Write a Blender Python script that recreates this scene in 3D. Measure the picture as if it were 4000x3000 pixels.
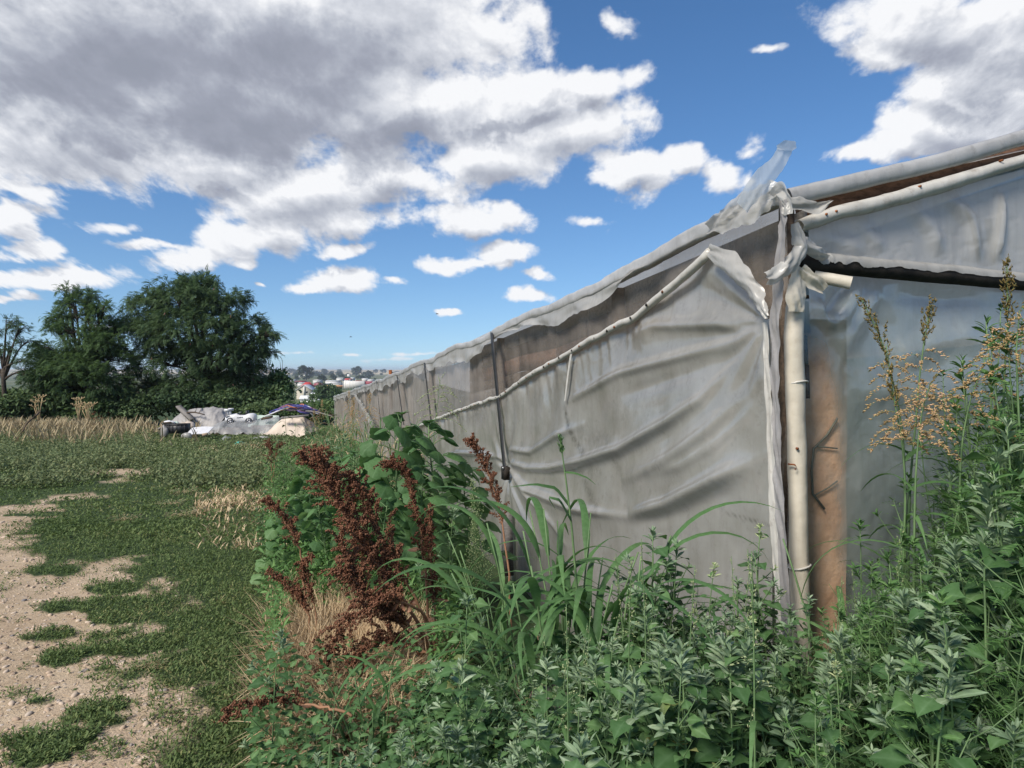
import bpy, math, random
import numpy as np
from mathutils import Vector
for o in list(bpy.data.objects): bpy.data.objects.remove(o)
R = math.radians
S = bpy.context.scene
C = S.collection
rng = np.random.default_rng(7)
random.seed(7)

# ---------------------------------------------------------------- camera
FPX, HY, CAMZ = 683.0, 371.0, 1.6          # focal length in picture units, horizon row, eye height
cd = bpy.data.cameras.new("Camera"); cam = bpy.data.objects.new("Camera", cd); C.objects.link(cam)
cam.location = (0, 0, CAMZ); cam.rotation_euler = (R(90), 0, 0)
cd.sensor_width = 36.0; cd.lens = 36.0*FPX/1024.0; cd.shift_y = -(384.0-HY)/1024.0
cd.clip_start = 0.05; cd.clip_end = 20000
S.camera = cam
S.view_settings.view_transform = 'Standard'
try: S.view_settings.look = 'None'
except Exception: pass
S.view_settings.exposure = 0.78; S.view_settings.gamma = 1.0
S.cycles.max_bounces = 8; S.cycles.diffuse_bounces = 4; S.cycles.transparent_max_bounces = 16
S.cycles.volume_bounces = 0

# ---------------------------------------------------------------- sun
SUN_EL, SUN_AZ = 43.0, 222.0               # azimuth clockwise from +Y: behind and to the left of the viewer
sd = bpy.data.lights.new("Sun", 'SUN'); sun = bpy.data.objects.new("Sun", sd); C.objects.link(sun)
sd.energy = 3.5; sd.angle = R(20); sd.color = (1.0, 0.93, 0.83)
sdir = Vector((math.sin(R(SUN_AZ))*math.cos(R(SUN_EL)), math.cos(R(SUN_AZ))*math.cos(R(SUN_EL)), math.sin(R(SUN_EL))))
sun.rotation_euler = sdir.to_track_quat('Z', 'Y').to_euler(); sun.location = sdir*50

# ---------------------------------------------------------------- world: clear-sky model with procedural cumulus
W = bpy.data.worlds.new("World"); S.world = W; W.use_nodes = True
nt = W.node_tree; nt.nodes.clear()
def N(t, tree=None, **kw):
    n = (tree or nt).nodes.new(t)
    for k, v in kw.items(): setattr(n, k, v)
    return n
def M(op, a, b=None, c=None, tree=None, clamp=False):
    tr = tree or nt
    n = tr.nodes.new('ShaderNodeMath'); n.operation = op; n.use_clamp = clamp
    for i, v in enumerate((a, b, c)):
        if v is None: continue
        if isinstance(v, (int, float)): n.inputs[i].default_value = v
        else: tr.links.new(v, n.inputs[i])
    return n.outputs[0]
def VM(op, a, b=None, c=None, tree=None):
    tr = tree or nt
    n = tr.nodes.new('ShaderNodeVectorMath'); n.operation = op
    for i, v in enumerate((a, b, c)):
        if v is None: continue
        if isinstance(v, (tuple, list)): n.inputs[i].default_value = v
        else: tr.links.new(v, n.inputs[i])
    return n.outputs['Value'] if op in ('LENGTH', 'DOT_PRODUCT', 'DISTANCE') else n.outputs['Vector']
def SS(x, lo, hi, a=0.0, b=1.0, tree=None):
    tr = tree or nt
    n = tr.nodes.new('ShaderNodeMapRange'); n.interpolation_type = 'SMOOTHSTEP'
    tr.links.new(x, n.inputs[0])
    for i, v in enumerate((lo, hi, a, b)): n.inputs[1+i].default_value = v
    return n.outputs[0]

# cloud masses given as sky directions: (column, row, half width, half height, weight)
CLOUDS = [
 (120, 40, 330, 150, 1.0), (330, 20, 260, 110, 1.0), (230, 110, 200, 95, 1.0), (410, 110, 170, 75, .95), (60, 130, 130, 90, .95),
 (530, 95, 95, 50, .9), (500, 30, 62, 34, .75), (590, 78, 58, 32, .8), (480, 165, 110, 34, .85), (400, 185, 95, 34, .85), (560, 130, 85, 40, .85), (300, 195, 120, 34, .8), (200, 170, 110, 34, .8),
 (330, 225, 80, 22, .65), (260, 235, 90, 22, .65), (470, 222, 70, 18, .75), (215, 250, 60, 20, .55), (180, 262, 50, 14, .5),
 (40, 195, 70, 16, .6), (20, 222, 60, 16, .6), (110, 228, 60, 13, .6), (140, 246, 70, 10, .55), (50, 272, 70, 14, .7), (30, 248, 50, 9, .5), (10, 298, 40, 8, .5),
 (333, 277, 46, 15, .8), (312, 282, 30, 9, .7), (495, 256, 38, 18, .8), (455, 264, 48, 10, .7), (345, 252, 36, 8, .6), (247, 260, 20, 9, .6), (245, 252, 24, 5, .5),
 (530, 297, 42, 8, .65), (452, 310, 14, 4.5, .6), (398, 281, 16, 4.5, .45), (535, 276, 18, 5, .5), (592, 211, 28, 13, .65), (265, 285, 9, 4, .5),
 (628, 172, 52, 24, .85), (675, 160, 26, 18, .7), (715, 170, 30, 22, .6), (738, 142, 18, 20, .45), (742, 175, 14, 14, .4),
 (762, 58, 16, 8, .35), (610, 10, 20, 12, .4), (545, 20, 30, 40, .5),
 (930, 30, 118, 62, 1.0), (1010, 80, 150, 75, 1.0), (880, 55, 75, 34, .85), (950, 125, 110, 34, .9), (860, 158, 56, 20, .75), (1090, 40, 160, 120, 1.0), (905, 145, 60, 22, .8),
 (350, 355, 22, 2.2, .4), (420, 357, 30, 2.5, .35), (300, 352, 14, 2.5, .35), (390, 362, 40, 2, .3), (130, 330, 60, 4, .2),
]
grp = bpy.data.node_groups.new("cloud_density", 'ShaderNodeTree')
grp.interface.new_socket("uv", in_out='INPUT', socket_type='NodeSocketVector')
grp.interface.new_socket("density", in_out='OUTPUT', socket_type='NodeSocketFloat')
grp.interface.new_socket("mass", in_out='OUTPUT', socket_type='NodeSocketFloat')
gi = grp.nodes.new('NodeGroupInput'); go = grp.nodes.new('NodeGroupOutput')
G = grp
uv = gi.outputs[0]
def noiseG(vec, scale, detail, rough, dist=0.0):
    n = G.nodes.new('ShaderNodeTexNoise'); n.noise_dimensions = '2D'
    n.inputs['Scale'].default_value = scale; n.inputs['Detail'].default_value = detail
    n.inputs['Roughness'].default_value = rough; n.inputs['Distortion'].default_value = dist
    G.links.new(vec, n.inputs['Vector']); return n
# noise space: clouds shrink towards the horizon
sx = G.nodes.new('ShaderNodeSeparateXYZ'); G.links.new(uv, sx.inputs[0])
vpos = M('MAXIMUM', sx.outputs[1], -0.05, tree=G)
den = M('DIVIDE', 1.0, M('ADD', vpos, 0.22, tree=G), tree=G)
cx = G.nodes.new('ShaderNodeCombineXYZ')
G.links.new(M('MULTIPLY', sx.outputs[0], M('POWER', den, 0.8, tree=G), tree=G), cx.inputs[0])
G.links.new(M('MULTIPLY', M('LOGARITHM', M('ADD', vpos, 0.22, tree=G), 2.718, tree=G), 1.0, tree=G), cx.inputs[1])
pn = cx.outputs[0]
w1 = noiseG(pn, 2.6, 5, .55)
w2 = noiseG(VM('ADD', pn, (7.3, 3.1, 0), tree=G), 3.2, 7, .62, .15)
w3 = noiseG(VM('ADD', pn, (1.3, 9.1, 0), tree=G), 7.0, 9, .6, .1)
warp = VM('SUBTRACT', w1.outputs['Color'], (.5, .5, .5), tree=G)
amp = M('MULTIPLY', M('ADD', vpos, .05, tree=G), .32, tree=G)
sc = G.nodes.new('ShaderNodeVectorMath'); sc.operation = 'SCALE'; G.links.new(warp, sc.inputs[0]); G.links.new(amp, sc.inputs['Scale'])
uvw = VM('ADD', uv, sc.outputs[0], tree=G)
acc = None
for (bx, by, rx, ry, wt) in CLOUDS:
    u, v = (bx-512)/FPX, (HY-by)/FPX
    ru, rv = rx/FPX, ry/FPX
    L = VM('LENGTH', VM('MULTIPLY_ADD', uvw, (1/ru, 1/rv, 0), (-u/ru, -v/rv, 0), tree=G), tree=G)
    q = M('MULTIPLY_ADD', L, -wt, wt, tree=G)
    acc = q if acc is None else M('SMOOTH_MAX', acc, q, .12, tree=G)
fb = M('ADD', M('MULTIPLY', M('SUBTRACT', w2.outputs[0], .5, tree=G), 1.1, tree=G), M('MULTIPLY', M('SUBTRACT', w3.outputs[0], .5, tree=G), 1.0, tree=G), tree=G)
G.links.new(M('ADD', M('MAXIMUM', acc, -1.0, tree=G), fb, tree=G), go.inputs[0])
G.links.new(acc, go.inputs[1])

SHADED = [(170, 75, 250, 80, 1.0), (250, 120, 150, 60, 1.0), (370, 140, 80, 34, .95), (60, 25, 190, 50, .8), (300, 60, 140, 50, .8), (150, 130, 110, 34, .9), (505, 122, 60, 14, .6), (560, 95, 36, 12, .55), (470, 195, 60, 9, .4), (220, 205, 40, 10, .35),
 (930, 45, 70, 34, .5), (1010, 70, 90, 24, .55), (945, 112, 70, 16, .55), (860, 70, 30, 14, .4), (500, 238, 120, 6, .0), (333, 287, 40, 5, .45), (495, 268, 36, 5, .4), (630, 186, 44, 6, .4), (110, 252, 60, 8, .3), (60, 283, 60, 6, .3), (440, 236, 60, 8, .35)]
tc = N('ShaderNodeTexCoord')
sep = N('ShaderNodeSeparateXYZ'); nt.links.new(tc.outputs['Generated'], sep.inputs[0])
yy = M('MAXIMUM', M('ABSOLUTE', sep.outputs[1]), .12)       # the half behind the viewer mirrors the half ahead
cu = N('ShaderNodeCombineXYZ')
nt.links.new(M('DIVIDE', sep.outputs[0], yy), cu.inputs[0]); nt.links.new(M('DIVIDE', sep.outputs[2], yy), cu.inputs[1])
def dens(off):
    g = N('ShaderNodeGroup'); g.node_tree = grp
    nt.links.new(VM('ADD', cu.outputs[0], off) if off != (0, 0, 0) else cu.outputs[0], g.inputs[0])
    return g
d0 = dens((0, 0, 0)); d1 = dens((-.012, .026, 0))
alpha = SS(d0.outputs[0], .0, .33)
wn = N('ShaderNodeTexNoise', noise_dimensions='2D'); nt.links.new(cu.outputs[0], wn.inputs['Vector'])
wn.inputs['Scale'].default_value = 7; wn.inputs['Detail'].default_value = 6; wn.inputs['Roughness'].default_value = .6
wsc = N('ShaderNodeVectorMath', operation='SCALE'); nt.links.new(VM('SUBTRACT', wn.outputs['Color'], (.5, .5, .5)), wsc.inputs[0]); wsc.inputs['Scale'].default_value = .17
uvs = VM('ADD', cu.outputs[0], wsc.outputs[0])
th = None
for (bx, by, rx, ry, wt) in SHADED:
    if wt == 0: continue
    u, v = (bx-512)/FPX, (HY-by)/FPX; ru, rv = rx/FPX, ry/FPX
    L = VM('LENGTH', VM('MULTIPLY_ADD', uvs, (1/ru, 1/rv, 0), (-u/ru, -v/rv, 0)))
    q = M('MULTIPLY', SS(L, .45, 1.15, 1.0, 0.0), wt)
    th = q if th is None else M('MAXIMUM', th, q)
lit = M('SUBTRACT', d0.outputs[0], d1.outputs[0])            # denser here than towards the sun: a sunlit edge
shade = M('ADD', M('MULTIPLY', M('MULTIPLY', th, M('MULTIPLY_ADD', wn.outputs[0], .9, .45)), .52), M('MULTIPLY', SS(d1.outputs[0], .05, .9), .34))
shade = M('SUBTRACT', shade, M('MULTIPLY', lit, .62), clamp=True)
cr = N('ShaderNodeValToRGB')
nt.links.new(shade, cr.inputs[0])
e = cr.color_ramp.elements
e[0].position = 0.0; e[0].color = (.90, .905, .92, 1)
e[1].position = 1.0; e[1].color = (.29, .31, .37, 1)
m_ = e.new(.26); m_.color = (.66, .68, .73, 1)
m_ = e.new(.60); m_.color = (.42, .445, .51, 1)
m_ = e.new(.80); m_.color = (.33, .35, .415, 1)
sky = N('ShaderNodeTexSky', sky_type='NISHITA'); sky.sun_disc = False
sky.sun_elevation = R(SUN_EL); sky.sun_rotation = R(SUN_AZ); sky.altitude = 100; sky.air_density = 1.0; sky.dust_density = .3; sky.ozone_density = 3.0
cs = N('ShaderNodeCombineXYZ'); nt.links.new(sep.outputs[0], cs.inputs[0]); nt.links.new(sep.outputs[1], cs.inputs[1])
nt.links.new(M('MULTIPLY_ADD', M('MAXIMUM', sep.outputs[2], 0.0), .95, .07), cs.inputs[2])
nt.links.new(VM('NORMALIZE', cs.outputs[0]), sky.inputs[0])
hs = N('ShaderNodeHueSaturation'); hs.inputs['Saturation'].default_value = 1.2; hs.inputs['Value'].default_value = .93; hs.inputs['Hue'].default_value = .502; nt.links.new(sky.outputs[0], hs.inputs['Color'])
bg = N('ShaderNodeBackground'); nt.links.new(hs.outputs[0], bg.inputs[0]); bg.inputs[1].default_value = .088
bc = N('ShaderNodeBackground'); nt.links.new(cr.outputs[0], bc.inputs[0]); bc.inputs[1].default_value = .63
up = SS(sep.outputs[2], .0, .03)
mx = N('ShaderNodeMixShader'); nt.links.new(M('MULTIPLY', M('MULTIPLY', alpha, up), .97), mx.inputs[0])
nt.links.new(bg.outputs[0], mx.inputs[1]); nt.links.new(bc.outputs[0], mx.inputs[2])
wo = N('ShaderNodeOutputWorld'); nt.links.new(mx.outputs[0], wo.inputs[0])
W.cycles.sampling_method = 'NONE'
S.cycles.use_denoising = True

# ---------------------------------------------------------------- helpers
def ray(px, py): return np.array([(px-512.0)/FPX, 1.0, (HY-py)/FPX])
def at(px, py, Y): return np.array([0, 0, CAMZ]) + ray(px, py)*Y
def _h(ix, iy, seed):
    h = (ix.astype(np.int64)*374761393 + iy.astype(np.int64)*668265263 + seed*982451653) & 0x7fffffff
    h = ((h ^ (h >> 13))*1274126177) & 0x7fffffff
    return ((h ^ (h >> 16)) & 0xffff)/65535.0
def vnoise(x, y, seed=0):
    x = np.asarray(x, float); y = np.asarray(y, float)
    ix = np.floor(x); iy = np.floor(y); fx = x-ix; fy = y-iy
    fx = fx*fx*(3-2*fx); fy = fy*fy*(3-2*fy)
    a = _h(ix, iy, seed); b = _h(ix+1, iy, seed); c = _h(ix, iy+1, seed); d = _h(ix+1, iy+1, seed)
    return (a*(1-fx)+b*fx)*(1-fy)+(c*(1-fx)+d*fx)*fy
def fbm(x, y, o=4, seed=0):
    s = 0; a = .5; t = 0
    for i in range(o):
        s = s + a*vnoise(np.asarray(x)*2**i+17.3*i, np.asarray(y)*2**i-9.1*i, seed+i); t += a; a *= .5
    return s/t
def sstep(x, a, b):
    t = np.clip((np.asarray(x, float)-a)/(b-a), 0, 1); return t*t*(3-2*t)
def unit(v):
    v = np.asarray(v, float); n = np.linalg.norm(v, axis=-1, keepdims=True); return v/np.maximum(n, 1e-9)

class MB:
    """collects quads and triangles; build() links them as one mesh object"""
    def __init__(s): s.V = []; s.F = []; s.n = 0; s.ribs = []
    def add(s, V, F):
        V = np.asarray(V, float).reshape(-1, 3); s.V.append(V)
        if isinstance(F, np.ndarray): s.F.append(F+s.n)
        else:
            q = [f for f in F if len(f) == 4]; t = [f for f in F if len(f) == 3]; r = [f for f in F if len(f) > 4]
            if q: s.F.append(np.array(q)+s.n)
            if t: s.F.append(np.array(t)+s.n)
            for f in r: s.F.append(np.array([f])+s.n)
        s.n += len(V); return s
    def batch(s, T, F, P, X, Y, Z, sc):
        """copies of template T at points P with frames X, Y, Z and sizes sc"""
        P = np.asarray(P, float); n = len(P)
        if n == 0: return s
        T = np.asarray(T, float); k = len(T); sc = np.asarray(sc, float)
        if sc.ndim == 1: sc = np.stack([sc]*3, 1)
        V = P[:, None, :] + (T[None, :, 0]*sc[:, :1])[..., None]*X[:, None, :] + (T[None, :, 1]*sc[:, 1:2])[..., None]*Y[:, None, :] + (T[None, :, 2]*sc[:, 2:3])[..., None]*Z[:, None, :]
        off = (np.arange(n)*k)[:, None, None]
        q = np.array([f for f in F if len(f) == 4]); t = np.array([f for f in F if len(f) == 3])
        base = s.n; s.V.append(V.reshape(-1, 3)); s.n += n*k
        if k > 8: s.ribs.append((base, np.tile((np.abs(T[:, 1]) < 1e-6).astype(np.float32), n)))
        if len(q): s.F.append((q[None]+off).reshape(-1, 4)+base)
        if len(t): s.F.append((t[None]+off).reshape(-1, 3)+base)
        return s
    def grid(s, Pts, wrap=False):
        """Pts (rows, cols, 3)"""
        r, c = Pts.shape[:2]; i = np.arange(r*c).reshape(r, c)
        if wrap: j = np.concatenate([i, i[:, :1]], 1)
        else: j = i
        F = np.stack([j[:-1, :-1], j[:-1, 1:], j[1:, 1:], j[1:, :-1]], -1).reshape(-1, 4)
        return s.add(Pts.reshape(-1, 3), F)
    def tube(s, P, rad, n=6, cap=True):
        P = np.asarray(P, float); m = len(P)
        rad = np.full(m, rad) if np.isscalar(rad) else np.asarray(rad, float)
        T = unit(np.gradient(P, axis=0)); ref = np.array([0, 0, 1.]) if abs(T[:, 2]).mean() < .8 else np.array([1., 0, 0])
        A = unit(np.cross(T, ref)); B = np.cross(T, A); th = np.arange(n)*2*np.pi/n
        ring = P[:, None]+rad[:, None, None]*(np.cos(th)[None, :, None]*A[:, None]+np.sin(th)[None, :, None]*B[:, None])
        b = s.n; s.grid(ring, wrap=True)
        if cap:
            s.F.append(np.array([list(range(b, b+n))[::-1]])); s.F.append(np.array([list(range(b+(m-1)*n, b+m*n))]))
        return s
    def box(s, c, d, rz=0.0, ax=None):
        c = np.asarray(c, float); hx, hy, hz = np.asarray(d, float)/2
        V = np.array([[x, y, z] for z in (-hz, hz) for x, y in ((-hx, -hy), (hx, -hy), (hx, hy), (-hx, hy))])
        if ax is None:
            cs, sn = math.cos(rz), math.sin(rz); ax = np.array([[cs, sn, 0], [-sn, cs, 0], [0, 0, 1]])
        return s.add(c+V@np.asarray(ax), [(3, 2, 1, 0), (4, 5, 6, 7), (0, 1, 5, 4), (1, 2, 6, 5), (2, 3, 7, 6), (3, 0, 4, 7)])
    def beam(s, a, b, w, h, up=(0, 0, 1)):
        a = np.asarray(a, float); b = np.asarray(b, float); x = unit(b-a); y = unit(np.cross(up, x)); z = np.cross(x, y)
        return s.box((a+b)/2, (np.linalg.norm(b-a), w, h), ax=np.array([x, y, z]))
    def build(s, name, mat=None, parent=None, smooth=False, attrs=None, origin=None):
        V = np.concatenate(s.V) if s.V else np.zeros((0, 3))
        if origin is not None: V = V-np.asarray(origin)
        me = bpy.data.meshes.new(name)
        me.vertices.add(len(V)); me.vertices.foreach_set('co', V.astype(np.float32).ravel())
        tot = np.concatenate([np.full(len(f), f.shape[1]) for f in s.F]) if s.F else np.zeros(0, int)
        lv = np.concatenate([f.ravel() for f in s.F]) if s.F else np.zeros(0, int)
        me.loops.add(len(lv)); me.loops.foreach_set('vertex_index', lv.astype(np.int32))
        me.polygons.add(len(tot)); st = np.concatenate([[0], np.cumsum(tot)[:-1]]) if len(tot) else tot
        me.polygons.foreach_set('loop_start', st.astype(np.int32))
        if smooth: me.polygons.foreach_set('use_smooth', np.ones(len(tot), bool))
        me.update(calc_edges=True)
        for k, v in (attrs or {}).items():
            a = me.attributes.new(k, 'FLOAT', 'POINT'); a.data.foreach_set('value', np.asarray(v, np.float32))
        if s.ribs:
            rb = np.zeros(len(V), np.float32)
            for b0, r0 in s.ribs: rb[b0:b0+len(r0)] = r0
            a = me.attributes.new('rib', 'FLOAT', 'POINT'); a.data.foreach_set('value', rb)
        if mat: me.materials.append(mat)
        o = bpy.data.objects.new(name, me); C.objects.link(o)
        if origin is not None and parent is None: o.location = origin
        if parent: o.parent = parent
        return o
def tag(o, label=None, cat=None, group=None, kind=None):
    if label: o['label'] = label
    if cat: o['category'] = cat
    if group: o['group'] = group
    if kind: o['kind'] = kind
    return o
def thing(name, label, cat, loc=(0, 0, 0), group=None, rz=0.0):
    o = bpy.data.objects.new(name, None); C.objects.link(o); o.location = [float(v) for v in loc]; o.rotation_euler = (0, 0, rz); o.empty_display_size = .1
    return tag(o, label, cat, group)
def dup(root, loc, rz=0.0, sc=1.0, label=None, group=None):
    def cp(o, par):
        c = o.copy(); C.objects.link(c); c.parent = par
        for ch in list(o.children): cp(ch, c)
        return c
    r = cp(root, None); r.location = [float(v) for v in loc]; r.rotation_euler = (0, 0, rz); r.scale = (sc,)*3 if np.isscalar(sc) else sc
    if label: r['label'] = label
    if group: r['group'] = group
    return r

# ---------------------------------------------------------------- materials
MATS = {}
def newmat(name):
    m = bpy.data.materials.new(name); m.use_nodes = True; MATS[name] = m
    t = m.node_tree; t.nodes.clear(); o = t.nodes.new('ShaderNodeOutputMaterial'); return m, t, o
def lk(t, a, b): t.links.new(a, b)
def nz(t, scale, detail=4, rough=.55, vec=None, coord='Object', dist=0.0):
    n = t.nodes.new('ShaderNodeTexNoise'); n.inputs['Scale'].default_value = scale; n.inputs['Detail'].default_value = detail
    n.inputs['Roughness'].default_value = rough; n.inputs['Distortion'].default_value = dist
    if vec is None:
        c = t.nodes.new('ShaderNodeTexCoord'); vec = c.outputs[coord]
    lk(t, vec, n.inputs['Vector']); return n.outputs[0]
def ramp(t, fac, stops):
    r = t.nodes.new('ShaderNodeValToRGB'); e = r.color_ramp.elements
    while len(e) < len(stops): e.new(.5)
    for i, (p, c) in enumerate(stops): e[i].position = p; e[i].color = (*c, 1)
    lk(t, fac, r.inputs[0]); return r.outputs[0]
def mixc(t, fac, a, b):
    n = t.nodes.new('ShaderNodeMix'); n.data_type = 'RGBA'
    if isinstance(fac, (int, float)): n.inputs[0].default_value = fac
    else: lk(t, fac, n.inputs[0])
    for i, c in ((6, a), (7, b)):
        if isinstance(c, (tuple, list)): n.inputs[i].default_value = (*c, 1)
        else: lk(t, c, n.inputs[i])
    return n.outputs[2]
def pbsdf(t, col, rough=.6, spec=.3, metal=0.0):
    p = t.nodes.new('ShaderNodeBsdfPrincipled'); p.inputs['Roughness'].default_value = rough
    p.inputs['Specular IOR Level'].default_value = spec; p.inputs['Metallic'].default_value = metal
    if isinstance(col, (tuple, list)): p.inputs['Base Color'].default_value = (*col, 1)
    else: lk(t, col, p.inputs['Base Color'])
    return p
def bump(t, h, strength, dist, p):
    b = t.nodes.new('ShaderNodeBump'); b.inputs['Strength'].default_value = strength; b.inputs['Distance'].default_value = dist
    lk(t, h, b.inputs['Height']); lk(t, b.outputs[0], p.inputs['Normal']); return b
def mixs(t, fac, a, b):
    n = t.nodes.new('ShaderNodeMixShader')
    if isinstance(fac, (int, float)): n.inputs[0].default_value = fac
    else: lk(t, fac, n.inputs[0])
    lk(t, a, n.inputs[1]); lk(t, b, n.inputs[2]); return n.outputs[0]
def leafmat(name, stops, transl=.3, rough=.5, spec=.3, patch=0.0, pscale=.8):
    spec *= .6; rough = min(rough+.08, .9)
    m, t, o = newmat(name)
    g = t.nodes.new('ShaderNodeNewGeometry'); oi = t.nodes.new('ShaderNodeObjectInfo')
    f = t.nodes.new('ShaderNodeMath'); f.operation = 'MULTIPLY_ADD'; lk(t, oi.outputs['Random'], f.inputs[0]); f.inputs[1].default_value = .38
    f2 = t.nodes.new('ShaderNodeMath'); f2.operation = 'MULTIPLY'; lk(t, g.outputs['Random Per Island'], f2.inputs[0]); f2.inputs[1].default_value = .62
    lk(t, f2.outputs[0], f.inputs[2])
    fac = f.outputs[0]
    if patch:
        q = t.nodes.new('ShaderNodeMath'); q.operation = 'MULTIPLY_ADD'; lk(t, nz(t, pscale, 5, .6), q.inputs[0]); q.inputs[1].default_value = patch; q2 = t.nodes.new('ShaderNodeMath'); q2.operation = 'SUBTRACT'; lk(t, fac, q2.inputs[0]); q2.inputs[1].default_value = patch*.5; lk(t, q2.outputs[0], q.inputs[2]); fac = q.outputs[0]
    col = ramp(t, fac, stops)
    ra = t.nodes.new('ShaderNodeAttribute'); ra.attribute_name = 'rib'; pw = t.nodes.new('ShaderNodeMath'); pw.operation = 'POWER'; lk(t, ra.outputs['Fac'], pw.inputs[0]); pw.inputs[1].default_value = 5; pm_ = t.nodes.new('ShaderNodeMath'); pm_.operation = 'MULTIPLY'; lk(t, pw.outputs[0], pm_.inputs[0]); pm_.inputs[1].default_value = .45
    hv = t.nodes.new('ShaderNodeHueSaturation'); hv.inputs['Value'].default_value = 2.1; hv.inputs['Saturation'].default_value = .75; lk(t, col, hv.inputs['Color']); blot = mixc(t, ramp(t, nz(t, 60, 3, .6), [(.3, (0,)*3), (.8, (.35,)*3)]), col, hv.outputs[0]); col = mixc(t, pm_.outputs[0], blot, hv.outputs[0])
    p = pbsdf(t, col, rough, spec)
    if transl > 0:
        tr = t.nodes.new('ShaderNodeBsdfTranslucent')
        hs = t.nodes.new('ShaderNodeHueSaturation'); hs.inputs['Saturation'].default_value = 1.15; hs.inputs['Value'].default_value = 1.4; hs.inputs['Hue'].default_value = .485
        lk(t, col, hs.inputs['Color']); lk(t, hs.outputs[0], tr.inputs[0])
        lk(t, mixs(t, transl, p.outputs[0], tr.outputs[0]), o.inputs[0])
    else: lk(t, p.outputs[0], o.inputs[0])
    return m
def plain(name, c1, c2=None, scale=8, rough=.6, spec=.3, bmp=0.0, bscale=40, metal=0.0):
    m, t, o = newmat(name)
    col = c1 if c2 is None else ramp(t, nz(t, scale, 5), [(.3, c1), (.7, c2)])
    p = pbsdf(t, col, rough, spec, metal)
    if bmp: bump(t, nz(t, bscale, 5), bmp, .01, p)
    lk(t, p.outputs[0], o.inputs[0]); return m
def film(name, c1, c2, clear=.1, transl=.35, rough=.35, spec=.5, grime=(.12, .11, .09), gscale=3.0, gamt=.5, bmp=.15, attr=False, cattr=False, streak=.6, coat=.4):
    """plastic sheeting: diffuse + light coming through + a gloss coat, partly see-through"""
    m, t, o = newmat(name)
    col = ramp(t, nz(t, gscale, 6, .6), [(.3, c1), (.7, c2)])
    sp = ramp(t, nz(t, 14, 8, .7), [(.55, (0, 0, 0)), (.75, (1, 1, 1))])
    f = t.nodes.new('ShaderNodeMath'); f.operation = 'MULTIPLY'; lk(t, sp, f.inputs[0]); f.inputs[1].default_value = gamt
    col = mixc(t, f.outputs[0], col, grime)
    cs = t.nodes.new('ShaderNodeTexCoord'); ms = t.nodes.new('ShaderNodeMapping'); ms.inputs['Scale'].default_value = (11, 11, .9); lk(t, cs.outputs['Object'], ms.inputs[0])
    f3 = t.nodes.new('ShaderNodeMath'); f3.operation = 'MULTIPLY'; lk(t, ramp(t, nz(t, 1.0, 6, .65, ms.outputs[0], dist=.3), [(.50, (0,)*3), (.78, (1,)*3)]), f3.inputs[0]); f3.inputs[1].default_value = .55*streak
    col = mixc(t, f3.outputs[0], col, grime)
    if attr:
        a = t.nodes.new('ShaderNodeAttribute'); a.attribute_name = 'grime'
        f2 = t.nodes.new('ShaderNodeMath'); f2.operation = 'MULTIPLY'; lk(t, a.outputs['Fac'], f2.inputs[0])
        lk(t, ramp(t, nz(t, 22, 6, .7), [(.35, (.15,)*3), (.65, (1,)*3)]), f2.inputs[1])
        col = mixc(t, f2.outputs[0], col, grime)
    p = pbsdf(t, col, rough, spec)
    p.inputs['Coat Weight'].default_value = coat; p.inputs['Coat IOR'].default_value = 1.5+.45*(coat > .6); p.inputs['Coat Roughness'].default_value = max(rough-.17, .08)
    if bmp: bump(t, nz(t, 9, 4, .5), bmp, .05, p)
    tr = t.nodes.new('ShaderNodeBsdfTranslucent'); lk(t, col, tr.inputs[0])
    sh = mixs(t, transl, p.outputs[0], tr.outputs[0])
    if cattr:
        ca = t.nodes.new('ShaderNodeAttribute'); ca.attribute_name = 'clear'; tp = t.nodes.new('ShaderNodeBsdfTransparent'); sh = mixs(t, ca.outputs['Fac'], sh, tp.outputs[0])
    elif clear > 0:
        tp = t.nodes.new('ShaderNodeBsdfTransparent'); sh = mixs(t, clear, sh, tp.outputs[0])
    lk(t, sh, o.inputs[0]); return m
def wood(name, c1, c2, scale=(3, 40, 40)):
    m, t, o = newmat(name)
    c = t.nodes.new('ShaderNodeTexCoord'); mp = t.nodes.new('ShaderNodeMapping'); mp.inputs['Scale'].default_value = scale; lk(t, c.outputs['Object'], mp.inputs[0])
    n = nz(t, 1.0, 8, .65, mp.outputs[0], dist=.4)
    p = pbsdf(t, ramp(t, n, [(.3, c1), (.7, c2)]), .8, .2); bump(t, n, .5, .01, p); lk(t, p.outputs[0], o.inputs[0]); return m

# leaf outlines: x along the leaf, y across, z out of it
def leaf_tpl(ws, fold=.25, droop=.15, tooth=0.0):
    n = len(ws); V = []; F = []
    for i, w in enumerate(ws):
        t = i/(n-1); z = -droop*t*t
        ww = w*(1+(tooth if i % 2 else -tooth))
        V += [(t-(.04 if i % 2 and tooth else 0), -ww, z+fold*ww), (t, 0, z), (t-(.04 if i % 2 and tooth else 0), ww, z+fold*ww)]
    for i in range(n-1):
        a = 3*i
        F += [(a, a+3, a+4, a+1), (a+1, a+4, a+5, a+2)]
    return np.array(V), F
T_RHOMB = leaf_tpl([.0, .03, .20, .37, .40, .32, .25, .15, .08, .0], .22, .25, .10)     # toothed goosefoot leaf
T_LANCE = leaf_tpl([.01, .10, .15, .12, .0], .3, .3)
T_NARROW = leaf_tpl([.02, .06, .07, .05, .0], .3, .3)
T_OVATE = leaf_tpl([.02, .22, .30, .25, .12, .0], .25, .25)
T_MINI = (np.array([(0, 0, 0), (.5, -.28, .06), (1, 0, -.05), (.5, .28, .06)]), [(0, 1, 2), (0, 2, 3)])
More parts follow.
